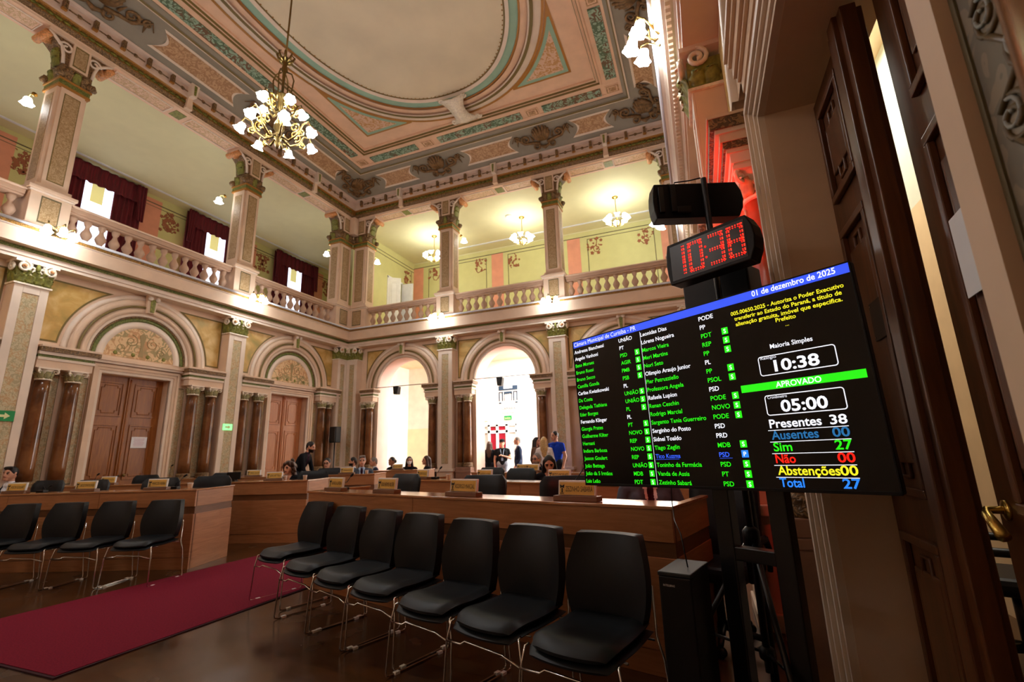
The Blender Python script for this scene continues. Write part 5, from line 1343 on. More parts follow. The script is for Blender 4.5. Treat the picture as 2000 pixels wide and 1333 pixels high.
oc = make_office_chair(); firsto = [True]
def office(x, y, rz, label, tilt=0.0):
    c = oc if firsto[0] else dup(oc)
    firsto[0] = False; c.location = (x, y, 0); c.rotation_euler = (0, 0, rz); c['label'] = label
def office_on(key, px, off, label, da=0.0):
    p = on_row(key, px, off); office(p[0], p[1], ROWS[key][2] + da, label)
office_on('AR', 757, 0.85, 'empty black armchair behind the near desk, third from the right')
office_on('AR', 921, 0.72, 'empty black armchair behind the RODRIGO MARCIAL plate', 0.25)
office_on('AR', 1105, 0.72, 'empty black armchair behind the ZEZINHO SABARÁ plate', 0.5)
office_on('BR', 936, 0.9, 'empty black armchair at the second desk, left of two before the arch')
office_on('BR', 993, 0.62, 'empty black armchair at the second desk, right of two before the arch')
office_on('AL', 150, 0.7, 'armchair at the left desk with a dark red jacket edge')
office_on('AL', 296, 0.75, 'dark armchair at the left desk behind the right-hand plate', 0.2)
office_on('AL', 404, 0.95, 'black armchair at the right end of the left desk', 0.3)
office_on('BL', 262, 0.85, 'dark armchair at the second desk before the brown double door')
office_on('BL', 420, 0.95, 'armchair with a shiny headrest behind the right end of the left desk')
office_on('BL', 610, 0.6, 'black armchair beside the curly-haired woman', 0.4)
office_on('CL', 640, 0.5, 'dark armchair in front of the man with glasses', 0.3)
office(-0.02, 3.86, -0.4, 'black armchair at the right end of the near desk behind the stand poles')
office_on('AL', 62, 1.0, 'armchair behind the suited man at the far left')
# ---- the small room behind the half-open door
mb = MB(); mb.box(2.0, 2.2, 0.4, 12.0, 3.35, 5.0, paint('side_room_green', (206, 218, 206), 0.8)); mb.box(1.99, 2.2, 0.4, 12.0, 0, 3.35, paint('side_room_beige', (222, 204, 168), 0.8)); tag(structure(mb.build('wall_right')), 'pale wall of the side room seen through the door gap', 'wall')
mb = MB(); mb.box(0.95, 2.2, 0.4, 12.0, 5.0, 5.1, WALLB); tag(structure(mb.build('ceiling')), 'ceiling of the side room', 'ceiling')
mb = MB(); mb.box(0.95, 2.2, 0.2, 0.4, 0, 5.0, WALLB); mb.box(0.95, 2.2, 12.0, 12.2, 0, 5.0, WALLB); tag(structure(mb.build('wall_front')), 'end walls of the side room', 'wall')
area('side_room_fill', (1.45, 5.0, 4.95), (0, 0, 0), 0.6, 3.0, 38, (1.0, 0.97, 0.9))  # area light added without a fixture to brighten the side room
office(1.62, 3.95, -1.9, 'dark armchair in the side room, glimpsed through the door gap')
# ------------------------------------------------------------------ voting scoreboard (television)
TW, TH = 1.45, 0.83
tv = thing('television', 'large screen showing the green and white voting list with 10:38 and APROVADO', 'television', (-0.039, 2.367, 1.528))
tv.rotation_mode = 'QUATERNION'
tv.rotation_quaternion = (Matrix.Rotation(-0.542, 3, 'Z') @ Matrix.Rotation(0.037, 3, 'X') @ Matrix.Rotation(-0.011, 3, 'Y')).to_quaternion()
mb = MB(); mb.box(-TW / 2, TW / 2, 0.001, 0.045, -TH / 2, TH / 2, BLKP); mb.box(-0.5, 0.5, 0.045, 0.075, -0.32, 0.2, BLKP); mb.build('housing', tv, 0.006)
mb = MB(); b_ = 0.006
for x0, x1, z0, z1 in ((-TW / 2, TW / 2, TH / 2 - b_, TH / 2), (-TW / 2, TW / 2, -TH / 2, -TH / 2 + 0.012), (-TW / 2, -TW / 2 + b_, -TH / 2, TH / 2), (TW / 2 - b_, TW / 2, -TH / 2, TH / 2)): mb.box(x0, x1, -0.004, 0.001, z0, z1, BLKP)
mb.build('bezel', tv, 0.001)
m, nt, bs = _new('screen_black'); bs.inputs['Base Color'].default_value = (0.004, 0.004, 0.005, 1); bs.inputs['Roughness'].default_value = 0.12; bs.inputs['Specular IOR Level'].default_value = 0.3
mb = MB(); mb.box(-TW / 2 + b_, TW / 2 - b_, -0.001, 0.001, -TH / 2 + 0.012, TH / 2 - b_, m); scr = mb.build('screen', tv)
SV = lambda u, v, d=0.002: (u - TW / 2, -d, TH / 2 - v)
EW = glow('screen_white', (236, 240, 250), 1.1 * TVK); EG = glow('screen_green', (36, 232, 20), 1.0 * TVK); EB = glow('screen_blue', (52, 96, 244), 1.0 * TVK); EBH = glow('screen_header', (50, 84, 240), 1.0 * TVK)
EY_ = glow('screen_yellow', (244, 236, 40), 1.0 * TVK); ER = glow('screen_red', (250, 30, 16), 1.0 * TVK); ETEAL = glow('screen_steel', (34, 104, 160), 1.0 * TVK); ELB = glow('screen_lightblue', (40, 132, 250), 1.0 * TVK)
mb = MB()
def sq(u0, u1, v0, v1, mt, d=0.0025): mb.add([SV(u0, v0, d), SV(u1, v0, d), SV(u1, v1, d), SV(u0, v1, d)], [(0, 1, 2, 3)], mt)
def tx(s, u, v, size, mt, align='LEFT', width=None, d=0.0035, bold=0.0): text_mesh(s, size, mt, lambda x, y, z: SV(u + x, v - y, d), align, width, bold, mb)
sq(0.008, 1.445, 0.006, 0.043, EBH)
tx('Câmara Municipal de Curitiba - PR', 0.014, 0.035, 0.034, EW, width=0.457)
tx('01 de dezembro de 2025', 1.085, 0.033, 0.034, EW, width=0.315, bold=0.0006)
left = [('Andressa Bianchessi', 'UNIÃO', 0), ('Angelo Vanhoni', 'PT', 0), ('Beto Moraes', 'PSD', 1), ('Bruno Rossi', 'AGIR', 1), ('Bruno Secco', 'PMB', 1), ('Camilla Gonda', 'PSB', 1), ('Carlise Kwiatkowski', 'PL', 0), ('Da Costa', 'UNIÃO', 1), ('Delegada Tathiana', 'UNIÃO', 1), ('Eder Borges', 'PL', 1), ('Fernando Klinger', 'PL', 0), ('Giorgia Prates', 'PT', 1), ('Guilherme Kilter', 'NOVO', 1), ('Hernani', 'REP', 1), ('Indiara Barbosa', 'NOVO', 1), ('Jasson Goulart', 'REP', 1), ('João Bettega', 'UNIÃO', 1), ('João da 5 Irmãos', 'MDB', 1), ('Lais Leão', 'PDT', 1)]
right = [('Leonidas Dias', 'PODE', 0), ('Lórens Nogueira', 'PP', 0), ('Marcos Vieira', 'PDT', 1), ('Meri Martins', 'REP', 1), ('Nori Seto', 'PP', 1), ('Olimpio Araujo Junior', 'PL', 0), ('Pier Petruzziello', 'PP', 1), ('Professora Angela', 'PSOL', 1), ('Rafaela Lupion', 'PSD', 0), ('Renan Ceschin', 'PODE', 1), ('Rodrigo Marcial', 'NOVO', 1), ('Sargento Tania Guerreiro', 'PODE', 1), ('Serginho do Posto', 'PSD', 0), ('Sidnei Toaldo', 'PRD', 0), ('Tiago Zeglin', 'MDB', 1), ('Tico Kuzma', 'PSD', 2), ('Toninho da Farmácia', 'PSD', 1), ('Vanda de Assis', 'PT', 1), ('Zezinho Sabará', 'PSD', 1)]
for lst, u0, u1, u2, dv in ((left, 0.011, 0.35, 0.447, 0.0), (right, 0.496, 0.828, 0.928, -0.001)):
    for i, (n, p, st) in enumerate(lst):
        v = 0.079 + 0.0409 * i + dv; mt = (EW, EG, EB)[st]
        tx(n, u0, v, 0.0285, mt, bold=0.0004); tx(p, u1, v, 0.0285, mt, bold=0.0004)
        if st: sq(u2, u2 + 0.029, v - 0.0255, v + 0.0045, EG if st == 1 else ELB); tx('S' if st == 1 else 'P', u2 + 0.0145, v - 0.001, 0.026, EW, 'CENTER', bold=0.0004)
        if st == 2: sq(u0, u0 + 0.13, v + 0.005, v + 0.0065, EB); sq(u1, u1 + 0.058, v + 0.005, v + 0.0065, EB)
mb.add([SV(0.4915, 0.05), SV(0.4935, 0.05), SV(0.4865, 0.821), SV(0.4845, 0.821)], [(0, 1, 2, 3)], EW)
for s, u, v, wd in (('005.00650.2025 - Autoriza o Poder Executivo', 0.982, 0.092, 0.434), ('transferir ao Estado do Paraná, a título de', 0.994, 0.117, 0.411), ('alienação gratuita, imóvel que especifica.', 0.996, 0.142, 0.407), ('Prefeito', 1.16, 0.164, 0.077)): tx(s, u, v, 0.024, EY_, width=wd, bold=0.0004)
tx('...', 1.2, 0.188, 0.024, EY_, 'CENTER')
tx('Maioria Simples', 1.12, 0.266, 0.026, EW, width=0.159, bold=0.0004)
def rbox(u0, u1, v0, v1, r, w_):
    o = []; i_ = []
    for cu, cv, a0 in ((u1 - r, v0 + r, -PI / 2), (u1 - r, v1 - r, 0), (u0 + r, v1 - r, PI / 2), (u0 + r, v0 + r, PI)):
        for k in range(7): a = a0 + PI / 2 * k / 6; o.append(SV(cu + r * math.cos(a), cv + r * math.sin(a))); i_.append(SV(cu + (r - w_) * math.cos(a), cv + (r - w_) * math.sin(a)))
    mb.grid([o, i_], EW, False, close=True)
rbox(1.062, 1.348, 0.292, 0.373, 0.012, 0.0035); rbox(1.061, 1.347, 0.452, 0.534, 0.012, 0.0035)
tx('Relógio', 1.074, 0.306, 0.017, EW, width=0.062); tx('Cronômetro', 1.074, 0.467, 0.017, EW, width=0.075)
tx('10:38', 1.122, 0.36, 0.064, EW, width=0.166, bold=0.0016); tx('05:00', 1.119, 0.522, 0.064, EW, width=0.168, bold=0.0016)
sq(0.972, 1.426, 0.399, 0.43, EG); tx('APROVADO', 1.115, 0.425, 0.032, EW, width=0.166, bold=0.0004)
for k, (a, b, mt, wd) in enumerate((('Presentes', '38', EW, 0.19), ('Ausentes', '00', ETEAL, 0.172), ('Sim', '27', EG, 0.07), ('Não', '00', ER, 0.075), ('Abstenções', '00', EY_, 0.218), ('Total', '27', ELB, 0.09))):
    v = 0.583 + 0.0455 * k; tx(a, 1.063, v, 0.048, mt, width=wd, bold=0.0009); tx(b, 1.337, v, 0.048, mt, 'RIGHT', 0.056, bold=0.0009); sq(1.053, 1.337, v + 0.0085, v + 0.011, EW)
q = mb.build('lettering', scr); q['label'] = 'voting list in white, green, yellow and blue letters'

# ---- floor stand of the screen and the clock tripod
t = thing('screen_stand', 'black two-post floor stand carrying the large screen', 'stand', (0.17, 2.56, 0), -0.542)
for x in (-0.13, 0.13):
    mb = MB(); mb.box(x - 0.04, x + 0.04, -0.035, 0.035, 0.08, 1.75, BLKM); mb.build('post', t, 0.006)
    mb = MB(); mb.box(x * 2.2 - 0.03, x * 2.2 + 0.03, -0.36, 0.36, 0.05, 0.09, BLKM); mb.build('foot_rail', t, 0.006)
    for y in (-0.33, 0.33):
        mb = MB(); mb.lathe([(0.01, -0.015), (0.025, -0.012), (0.025, 0.012), (0.01, 0.015)], 12, BLKP, T=lambda a, b, c, x=x, y=y: (x * 2.2 + c, y + a, 0.026 + b)); mb.build('caster', t)
for cb in ((-0.3, 0.3, -0.03, 0.03, 0.08, 0.14), (-0.17, 0.17, -0.03, 0.03, 0.78, 0.84), (-0.28, 0.28, -0.09, -0.035, 1.3, 1.36), (-0.28, 0.28, -0.09, -0.035, 1.62, 1.68)):
    mb = MB(); mb.box(*cb, BLKM); mb.build('cross_beam', t, 0.004)
cl = thing('clock_tripod', 'black tripod pole standing behind the screen and carrying the two clocks', 'tripod', (0.168, 2.80, 0))
mb = MB(); mb.tube([(0, 0, 0.25), (0, 0, 2.86)], 0.017, BLKM, 12); mb.build('pole', cl)
mb = MB(); mb.lathe([(0.022, 0.8), (0.04, 0.81), (0.04, 0.88), (0.022, 0.9)], 14, BLKP); mb.build('collar', cl); mb = MB(); mb.lathe([(0.022, 0.3), (0.035, 0.31), (0.035, 0.35), (0.022, 0.36)], 14, BLKP); mb.build('collar', cl)
for k, (dx, dy) in enumerate(((0.09, -0.6), (-0.5, 0.1), (0.05, 0.42))):
    mb = MB(); mb.tube([(0.035 * dx, 0.035 * dy, 0.83), (dx, dy, 0.02)], 0.014, BLKM, 8); mb.tube([(0, 0, 0.33), (dx * 0.55, dy * 0.55, 0.385)], 0.008, BLKM, 8); mb.build('leg', cl)
    mb = MB(); mb.lathe([(0.014, 0), (0.02, 0.0), (0.02, 0.03), (0.014, 0.04)], 10, BLKP, c=(dx, dy, 0)); mb.build('rubber_foot', cl)

# ---- red LED clocks
LED = glow('led_red', (255, 14, 6), 1.5); LEDO = glow('led_core', (255, 40, 22), 2.2)
def led_clock(name, label, loc, yaw, w_, h_, digits):
    t = thing(name, label, 'clock', loc, yaw)
    out = [(-w_ / 2 + 0.012, -h_ / 2), (w_ / 2 - 0.035, -h_ / 2), (w_ / 2 - 0.008, -h_ / 4), (w_ / 2, 0), (w_ / 2 - 0.008, h_ / 4), (w_ / 2 - 0.035, h_ / 2), (-w_ / 2 + 0.012, h_ / 2), (-w_ / 2, h_ / 4), (-w_ / 2 - 0.004, 0), (-w_ / 2, -h_ / 4)]
    mb = MB(); mb.prism(out, 0.0, 0.1, BLKP); mb.build('housing', t, 0.006)
    if digits:
        mb = MB(); mb.box(-w_ / 2 + 0.03, w_ / 2 - 0.045, -0.003, 0.0, -h_ / 2 + 0.02, h_ / 2 - 0.02, paint('clock_face', (30, 8, 8), 0.25, var=0.02)); fc = mb.build('face', t)
        SEG = {'0': 'abcdef', '1': 'bc', '3': 'abgcd', '8': 'abcdefg'}
        dw, dh = 0.07, 0.155; xs = (-0.175, -0.068, 0.052, 0.158)
        for x, ch in zip(xs, '1038'):
            mb = MB()
            pts = {'a': [(q, dh / 2) for q in np.linspace(-dw / 2, dw / 2, 6)], 'd': [(q, -dh / 2) for q in np.linspace(-dw / 2, dw / 2, 6)], 'g': [(q, 0) for q in np.linspace(-dw / 2, dw / 2, 6)],
                   'b': [(dw / 2, q) for q in np.linspace(0, dh / 2, 8)], 'c': [(dw / 2, q) for q in np.linspace(-dh / 2, 0, 8)], 'f': [(-dw / 2, q) for q in np.linspace(0, dh / 2, 8)], 'e': [(-dw / 2, q) for q in np.linspace(-dh / 2, 0, 8)]}
            for sg in SEG[ch]:
                for i, (a, b) in enumerate(pts[sg]):
                    for o_ in (-0.0055, 0.0055):
                        aa, bb = (a + o_, b + (0.004 if i % 2 else 0)) if sg in 'bcef' else (a, b + o_)
                        mb.lathe([(0.0031, 0), (0.0026, 0.003), (0.001, 0.004)], 6, LED if o_ < 0 else LEDO, T=lambda X, Y, Z, aa=aa, bb=bb, x=x: (x + aa + X, -0.003 - Z, bb + Y))
            q = mb.build('led_digit', fc); q['label'] = 'glowing red digit %s' % ch
        for b in (-0.03, 0.03): mb = MB(); mb.lathe([(0.006, 0), (0.004, 0.004)], 8, LED, T=lambda X, Y, Z, b=b: (-0.008 + X, -0.003 - Z, b + Y)); mb.build('colon_dot', fc)
    else:
        mb = MB(); mb.box(-w_ / 2 + 0.03, -w_ / 2 + 0.06, -0.02, 0, -h_ / 2 + 0.03, h_ / 2 - 0.03, BLKM); mb.box(-w_ / 2 + 0.1, -w_ / 2 + 0.13, -0.025, 0, -h_ / 2 + 0.03, h_ / 2 - 0.02, BLKM); mb.box(-w_ / 2 + 0.13, -0.06, -0.03, 0, -h_ / 2 + 0.02, -h_ / 2 + 0.06, BLKM); mb.build('rear_cover', t, 0.003)
        mb = MB(); mb.tube([(-0.13, 0.03, h_ / 2), (-0.12, 0.03, h_ / 2 + 0.025), (-0.03, 0.03, h_ / 2 + 0.035), (0.02, -0.02, h_ / 2 + 0.02)], 0.004, BLKP, 6); mb.build('cable', t)
        for x in (-0.17, -0.06, 0.05, 0.16): mb = MB(); mb.box(x - 0.03, x + 0.03, 0.1, 0.103, -0.06, 0.06, LEDO); mb.build('led_digit', t)
        l = bpy.data.lights.new('led_glow', 'AREA'); l.shape = 'RECTANGLE'; l.size = 0.4; l.size_y = 0.15; l.energy = 9; l.color = (1.0, 0.03, 0.02)
        lo = bpy.data.objects.new('led_glow', l); C.objects.link(lo); lo.parent = t; lo.location = (0, 0.11, 0); lo.rotation_euler = (PI / 2, 0, 0)
    return t
led_clock('led_clock', 'black LED clock showing 10:38 in red, below the other clock', (0.129, 2.60, 2.318), -0.54, 0.505, 0.245, True)
led_clock('led_clock', 'black LED clock turned away, its back seen above the red digits', (0.128, 2.83, 2.745), 0.36, 0.54, 0.225, False)
t = thing('column_loudspeaker', 'black box behind the screen under the red clock', 'speaker', (0.16, 2.93, 0), -0.54)
mb = MB(); mb.box(-0.21, 0.2, 0.0, 0.16, 1.9, 2.3, BLKP); mb.build('cabinet', t, 0.01); mb = MB(); mb.tube([(0, 0.08, 0.03), (0, 0.08, 1.92)], 0.02, BLKM, 10); mb.lathe([(0.2, 0), (0.2, 0.015), (0.03, 0.03)], 20, BLKM, c=(0, 0.08, 0)); mb.build('stand', t)
# slim black tower
t = thing('black_tower', 'slim black floor tower with tiny white lettering beside the nearest chair', 'tower', (-0.15, 2.45, 0), -0.25)
mb = MB(); mb.box(-0.07, 0.07, -0.14, 0.14, 0, 0.755, BLKP); mb.build('cabinet', t, 0.006)
mb = MB(); mb.box(-0.072, 0.072, -0.142, 0.142, 0.755, 0.772, paint('tower_top', (22, 25, 28), 0.5)); mb.build('lid', t, 0.004)
mb = MB(); text_mesh('INTELBRAS', 0.012, EW if False else WHITEP, lambda x, y, z: (-0.05 + x, -0.1412, 0.715 + y), 'LEFT', 0.05, 0, mb); mb.build('lettering', t)
mb = MB(); mb.tube([(-0.13, 2.42, 0.775), (-0.15, 2.5, 0.9), (-0.19, 2.75, 0.93), (-0.21, 3.0, 1.0), (-0.2, 2.95, 1.12)], 0.003, BLKP, 6); tag(mb.build('cable'), 'thin black cable rising from the slim tower to the screen', 'cable')

# ------------------------------------------------------------------ people
SKIN = paint('skin', (206, 152, 124), 0.5, var=0.05, scale=12); SKIND = paint('skin_dark', (166, 112, 84), 0.5, var=0.05, scale=12)
BROWN_LIP = paint('lips', (160, 82, 76), 0.5); EYEW = paint('eye_dark', (46, 32, 26), 0.3)
HAIRB = paint('hair_black', (24, 18, 16), 0.45, var=0.3, scale=60); HAIRBR = paint('hair_brown', (66, 42, 28), 0.5, var=0.35, scale=60); HAIRG = paint('hair_grey', (120, 114, 108), 0.6, var=0.2, scale=60); HAIRBL = paint('hair_blonde', (196, 164, 108), 0.5, var=0.2, scale=60)
def cloth(name, c): return MATS.get(name) or paint(name, c, 0.85, var=0.08, scale=30, spec=0.15)
SUITB = cloth('suit_black', (20, 21, 25)); SUITN = cloth('suit_navy', (36, 46, 68)); SUITG = cloth('suit_grey', (72, 82, 94)); SHIRTW = cloth('shirt_white', (226, 228, 234)); SHIRTB = cloth('shirt_blue', (170, 196, 226))
TEEBL = cloth('tee_blue', (26, 66, 190)); TEEK = cloth('tee_black', (26, 26, 28)); TOPP = cloth('top_pink', (190, 120, 120)); SUITBR = cloth('suit_brown', (104, 78, 62)); TIE = cloth('tie_dark', (58, 26, 40)); JEAN = cloth('trousers_dark', (34, 36, 44)); PALE = cloth('top_white', (228, 224, 220)); SHOE = cloth('shoe_black', (16, 15, 15)); JEANL = cloth('trousers_light', (150, 156, 166))
def capsule_mesh(caps):
    V = []; F = []
    for (p0, r0, p1, r1, *_) in caps:
        p0, p1 = Vector(p0), Vector(p1); d = p1 - p0; L = d.length
        q = Vector((0, 0, 1)).rotation_difference(d.normalized()) if L > 1e-6 else Matrix.Identity(3).to_quaternion()
        n = 12; k0 = len(V); rings = []
        for j in range(1, 6): a = -PI / 2 + PI / 2 * j / 5; rings.append((r0 * math.cos(a), r0 * math.sin(a)))
        for j in range(0, 5): a = PI / 2 * j / 5; rings.append((r1 * math.cos(a), L + r1 * math.sin(a)))
        V.append(p0 + q @ Vector((0, 0, -r0)))
        for (r, z) in rings:
            for i in range(n): V.append(p0 + q @ Vector((r * math.cos(2 * PI * i / n), r * math.sin(2 * PI * i / n), z)))
        V.append(p0 + q @ Vector((0, 0, L + r1)))
        for i in range(n): F.append((k0, k0 + 1 + (i + 1) % n, k0 + 1 + i))
        for j in range(len(rings) - 1):
            for i in range(n):
                a = k0 + 1 + j * n + i; b = k0 + 1 + j * n + (i + 1) % n
                F.append((a, b, b + n, a + n))
        top = k0 + 1 + len(rings) * n; base = k0 + 1 + (len(rings) - 1) * n
        for i in range(n): F.append((base + i, base + (i + 1) % n, top))
    return V, F
def remeshed(name, caps, voxel, ell=None, smooth=2):
    V, F = capsule_mesh(caps)
    for (c, rad) in (ell or []):
        k0 = len(V); n, mth = 18, 12
        V.append(Vector((c[0], c[1], c[2] - rad[2])))
        for j in range(1, mth):
            a = -PI / 2 + PI * j / mth
            for i in range(n): V.append(Vector((c[0] + rad[0] * math.cos(a) * math.cos(2 * PI * i / n), c[1] + rad[1] * math.cos(a) * math.sin(2 * PI * i / n), c[2] + rad[2] * math.sin(a))))
        V.append(Vector((c[0], c[1], c[2] + rad[2])))
        for i in range(n): F.append((k0, k0 + 1 + (i + 1) % n, k0 + 1 + i))
        for j in range(mth - 2):
            for i in range(n):
                a = k0 + 1 + j * n + i; b = k0 + 1 + j * n + (i + 1) % n; F.append((a, b, b + n, a + n))
        base = k0 + 1 + (mth - 2) * n
        for i in range(n): F.append((base + i, base + (i + 1) % n, len(V) - 1))
    me = bpy.data.meshes.new('tmp'); me.from_pydata([tuple(v) for v in V], [], F); me.update()
    ob = bpy.data.objects.new('tmp', me); C.objects.link(ob)
    r = ob.modifiers.new('r', 'REMESH'); r.mode = 'VOXEL'; r.voxel_size = voxel
    s = ob.modifiers.new('s', 'SMOOTH'); s.iterations = smooth; s.factor = 0.5
    dg = bpy.context.evaluated_depsgraph_get(); dg.update()
    out = bpy.data.meshes.new_from_object(ob.evaluated_get(dg)); out.name = name
    bpy.data.objects.remove(ob); bpy.data.meshes.remove(me)
    return out
def person(label, pos, facing, pose='sit', hgt=1.72, skin=SKIN, top=SUITB, inner=None, tie=None, bottom=JEAN, hair=HAIRB, style='short', lean=0.0, head_yaw=0.0, head_pitch=0.0, beard=None, arms=None, bare=False, neck_open=False, glasses=False, female=False, cap=None, z0=0.0, mask=False, badge=False, turn=0.0):
    """facing: heading of the body in degrees, 0 looks along -y (to the camera), positive turns to the picture's right"""
    k = hgt / 1.72
    hipz = 0.5 if pose == 'sit' else 0.92 * k
    Z = lambda z: hipz + (z - 0.92) * k        # upper-body heights given for a 1.72 m standing figure
    sw = (0.165 if female else 0.185) * k
    caps = []; A = lambda p0, r0, p1, r1, m: caps.append((p0, r0, p1, r1, m))
    f = -1                                      # forward is -y
    A((-0.08 * k, 0, Z(0.94)), 0.115 * k, (0.08 * k, 0, Z(0.94)), 0.115 * k, bottom)
    A((0, 0, Z(0.98)), 0.13 * k, (0, 0.005, Z(1.12)), (0.105 if female else 0.125) * k, top)
    for s in (-1, 1):
        A((s * 0.06 * k, 0.0, Z(1.1)), 0.105 * k, (s * 0.085 * k, 0.005, Z(1.3)), 0.108 * k, top)
        A((0, 0.005, Z(1.4)), 0.07 * k, (s * (sw - 0.01), 0.01, Z(1.375)), 0.062 * k, top)
        if female: A((s * 0.075 * k, -0.07 * k, Z(1.24)), 0.062 * k, (s * 0.075 * k, -0.06 * k, Z(1.27)), 0.06 * k, top)
    A((0, 0.012, Z(1.38)), 0.06 * k, (0, 0.0, Z(1.5)), 0.05 * k, skin)
    hc = Vector((0, -0.02, Z(1.6)))
    hr = (0.074 * k, 0.094 * k, 0.112 * k)
    A(hc + Vector((0, -0.055, -0.06)) * k, 0.05 * k, hc + Vector((0, -0.066, -0.085)) * k, 0.034 * k, skin)     # jaw, chin
    A(hc + Vector((0, -0.088, 0.005)) * k, 0.009 * k, hc + Vector((0, -0.108, -0.03)) * k, 0.014 * k, skin)     # nose
    A(hc + Vector((-0.045, -0.074, 0.024)) * k, 0.014 * k, hc + Vector((0.045, -0.074, 0.024)) * k, 0.014 * k, skin)
    A(hc + Vector((-0.022, -0.084, -0.056)) * k, 0.009 * k, hc + Vector((0.022, -0.084, -0.056)) * k, 0.009 * k, skin)
    for s in (-1, 1): A(hc + Vector((s * 0.077, 0.012, 0.014)) * k, 0.013 * k, hc + Vector((s * 0.074, 0.008, -0.024)) * k, 0.01 * k, skin)
    # arms
    dfl = {'sit': {-1: ((-0.27, -0.05, 1.14), (-0.15, -0.34, 1.18)), 1: ((0.27, -0.05, 1.14), (0.15, -0.34, 1.18))},
           'stand': {-1: ((-0.25, 0.03, 1.1), (-0.24, -0.07, 0.86)), 1: ((0.25, 0.03, 1.1), (0.24, -0.07, 0.86))}}[pose if pose in ('sit',) else 'stand']
    if arms: dfl = {**dfl, **arms}
    for s in (-1, 1):
        sh = Vector((s * sw, 0.01, Z(1.375))); e, h = dfl[s]
        e = Vector((e[0] * k, e[1] * k, Z(e[2]))); h = Vector((h[0] * k, h[1] * k, Z(h[2])))
        sl = skin if bare else top
        A(sh, 0.06 * k, sh + (e - sh) * 0.5, 0.052 * k, top); A(sh + (e - sh) * 0.5, 0.048 * k, e, 0.043 * k, sl); A(e, 0.042 * k, h, 0.028 * k, sl)
        d = (h - e).normalized(); side = d.cross(Vector((0, 0, 1)));
        side = side.normalized() if side.length > 0.1 else Vector((1, 0, 0)); dn = side.cross(d).normalized()
        if dn.z > 0: dn = -dn
        A(h + d * 0.02, 0.026 * k, h + d * 0.075 * k, 0.03 * k, skin); A(h + d * 0.03 + side * 0.018, 0.02 * k, h + d * 0.08 * k + side * 0.022, 0.018 * k, skin); A(h + d * 0.03 - side * 0.018, 0.02 * k, h + d * 0.08 * k - side * 0.022, 0.018 * k, skin)
        for q, (o, ln) in enumerate(((-0.032, 0.062), (-0.011, 0.075), (0.011, 0.07), (0.031, 0.055))):
            a = h + d * 0.088 * k + side * o * k; b = a + (d * 0.85 + dn * 0.3) * ln * 0.5 * k; c2 = b + (d * 0.45 + dn * 0.85) * ln * 0.5 * k
            A(a, 0.0105 * k, b, 0.0095 * k, skin); A(b, 0.0095 * k, c2, 0.0085 * k, skin)
        th = h + d * 0.035 * k - side * s * 0.03 * k; A(th, 0.014 * k, th + (d * 0.5 - side * s * 0.75 + dn * 0.3) * 0.04 * k, 0.011 * k, skin); A(th + (d * 0.5 - side * s * 0.75 + dn * 0.3) * 0.04 * k, 0.011 * k, th + (d * 1.0 - side * s * 0.9 + dn * 0.5) * 0.055 * k, 0.009 * k, skin)
    for s in (-1, 1):                            # legs
        hp = Vector((s * 0.09 * k, 0, Z(0.92)))
        if pose == 'sit': kn = Vector((s * 0.11, -0.43 * k, 0.5)); an = Vector((s * 0.11, -0.4 * k, 0.09))
        else: kn = Vector((s * 0.095 * k, -0.02, 0.49 * k)); an = Vector((s * 0.1 * k, 0.02, 0.085 * k))
        A(hp, 0.092 * k, kn, 0.062 * k, bottom); A(kn, 0.06 * k, kn + (an - kn) * 0.4, 0.058 * k, bottom); A(kn + (an - kn) * 0.4, 0.058 * k, an, 0.044 * k, bottom)
        A(an + Vector((0, 0.03, -0.045)), 0.04, an + Vector((s * 0.015, -0.14, -0.052)), 0.032, SHOE)
    me = remeshed('person', caps, 0.0105, [(tuple(hc), hr)])
    n = len(me.polygons); Cc = np.empty(n * 3); me.polygons.foreach_get('center', Cc); Cc = Cc.reshape(-1, 3)
    D = np.full((len(caps), n), 9.0)
    for i, (p0, r0, p1, r1, mt) in enumerate(caps):
        a = np.array(p0); d = np.array(p1) - a; L2 = max(1e-9, d @ d); tt = np.clip(((Cc - a) @ d) / L2, 0, 1)
        D[i] = np.linalg.norm(Cc - a - tt[:, None] * d, axis=1) - (r0 + (r1 - r0) * tt)
    who = D.argmin(0)
    mats = []; mi = lambda m_: mats.index(m_) if m_ in mats else (mats.append(m_) or len(mats) - 1)
    cid = np.array([mi(c[4]) for c in caps]); idx = cid[who]
    up = Cc[:, 2] > Z(1.475); idx[up & (np.abs(Cc[:, 0]) < 0.13)] = mi(skin)
    x, y, z = Cc[:, 0], Cc[:, 1], Cc[:, 2]; front = y < -0.03
    torso = front & (np.abs(x) < 0.14) & (idx == mi(top)) & (z > Z(1.08))
    if inner:
        v = torso & (np.abs(x) < 0.012 + 0.05 * (z - Z(1.1)) / (0.36 * k)); idx[v & (z > Z(1.1))] = mi(inner)
        idx[(z > Z(1.425)) & (z < Z(1.475)) & (np.abs(x) < 0.068)] = mi(inner)
    if tie: idx[front & (np.abs(x) < 0.022 + 0.01 * (Z(1.4) - z)) & (z > Z(1.08)) & (z < Z(1.45))] = mi(tie)
    if neck_open: idx[front & (np.abs(x) < 0.055 * (z - Z(1.3)) / 0.1) & (z > Z(1.3))] = mi(skin)
    # eyes, brows, mouth, beard
    rel = (Cc - np.array(hc)) / k; fc = rel[:, 1] < -0.055
    for s in (-1, 1):
        idx[fc & (np.hypot(rel[:, 0] - s * 0.031, (rel[:, 2] - 0.004) * 1.6) < 0.014)] = mi(EYEW)
        idx[fc & (np.abs(rel[:, 0] - s * 0.033) < 0.021) & (np.abs(rel[:, 2] - 0.026) < 0.006)] = mi(hair if hair is not HAIRBL else HAIRBR)
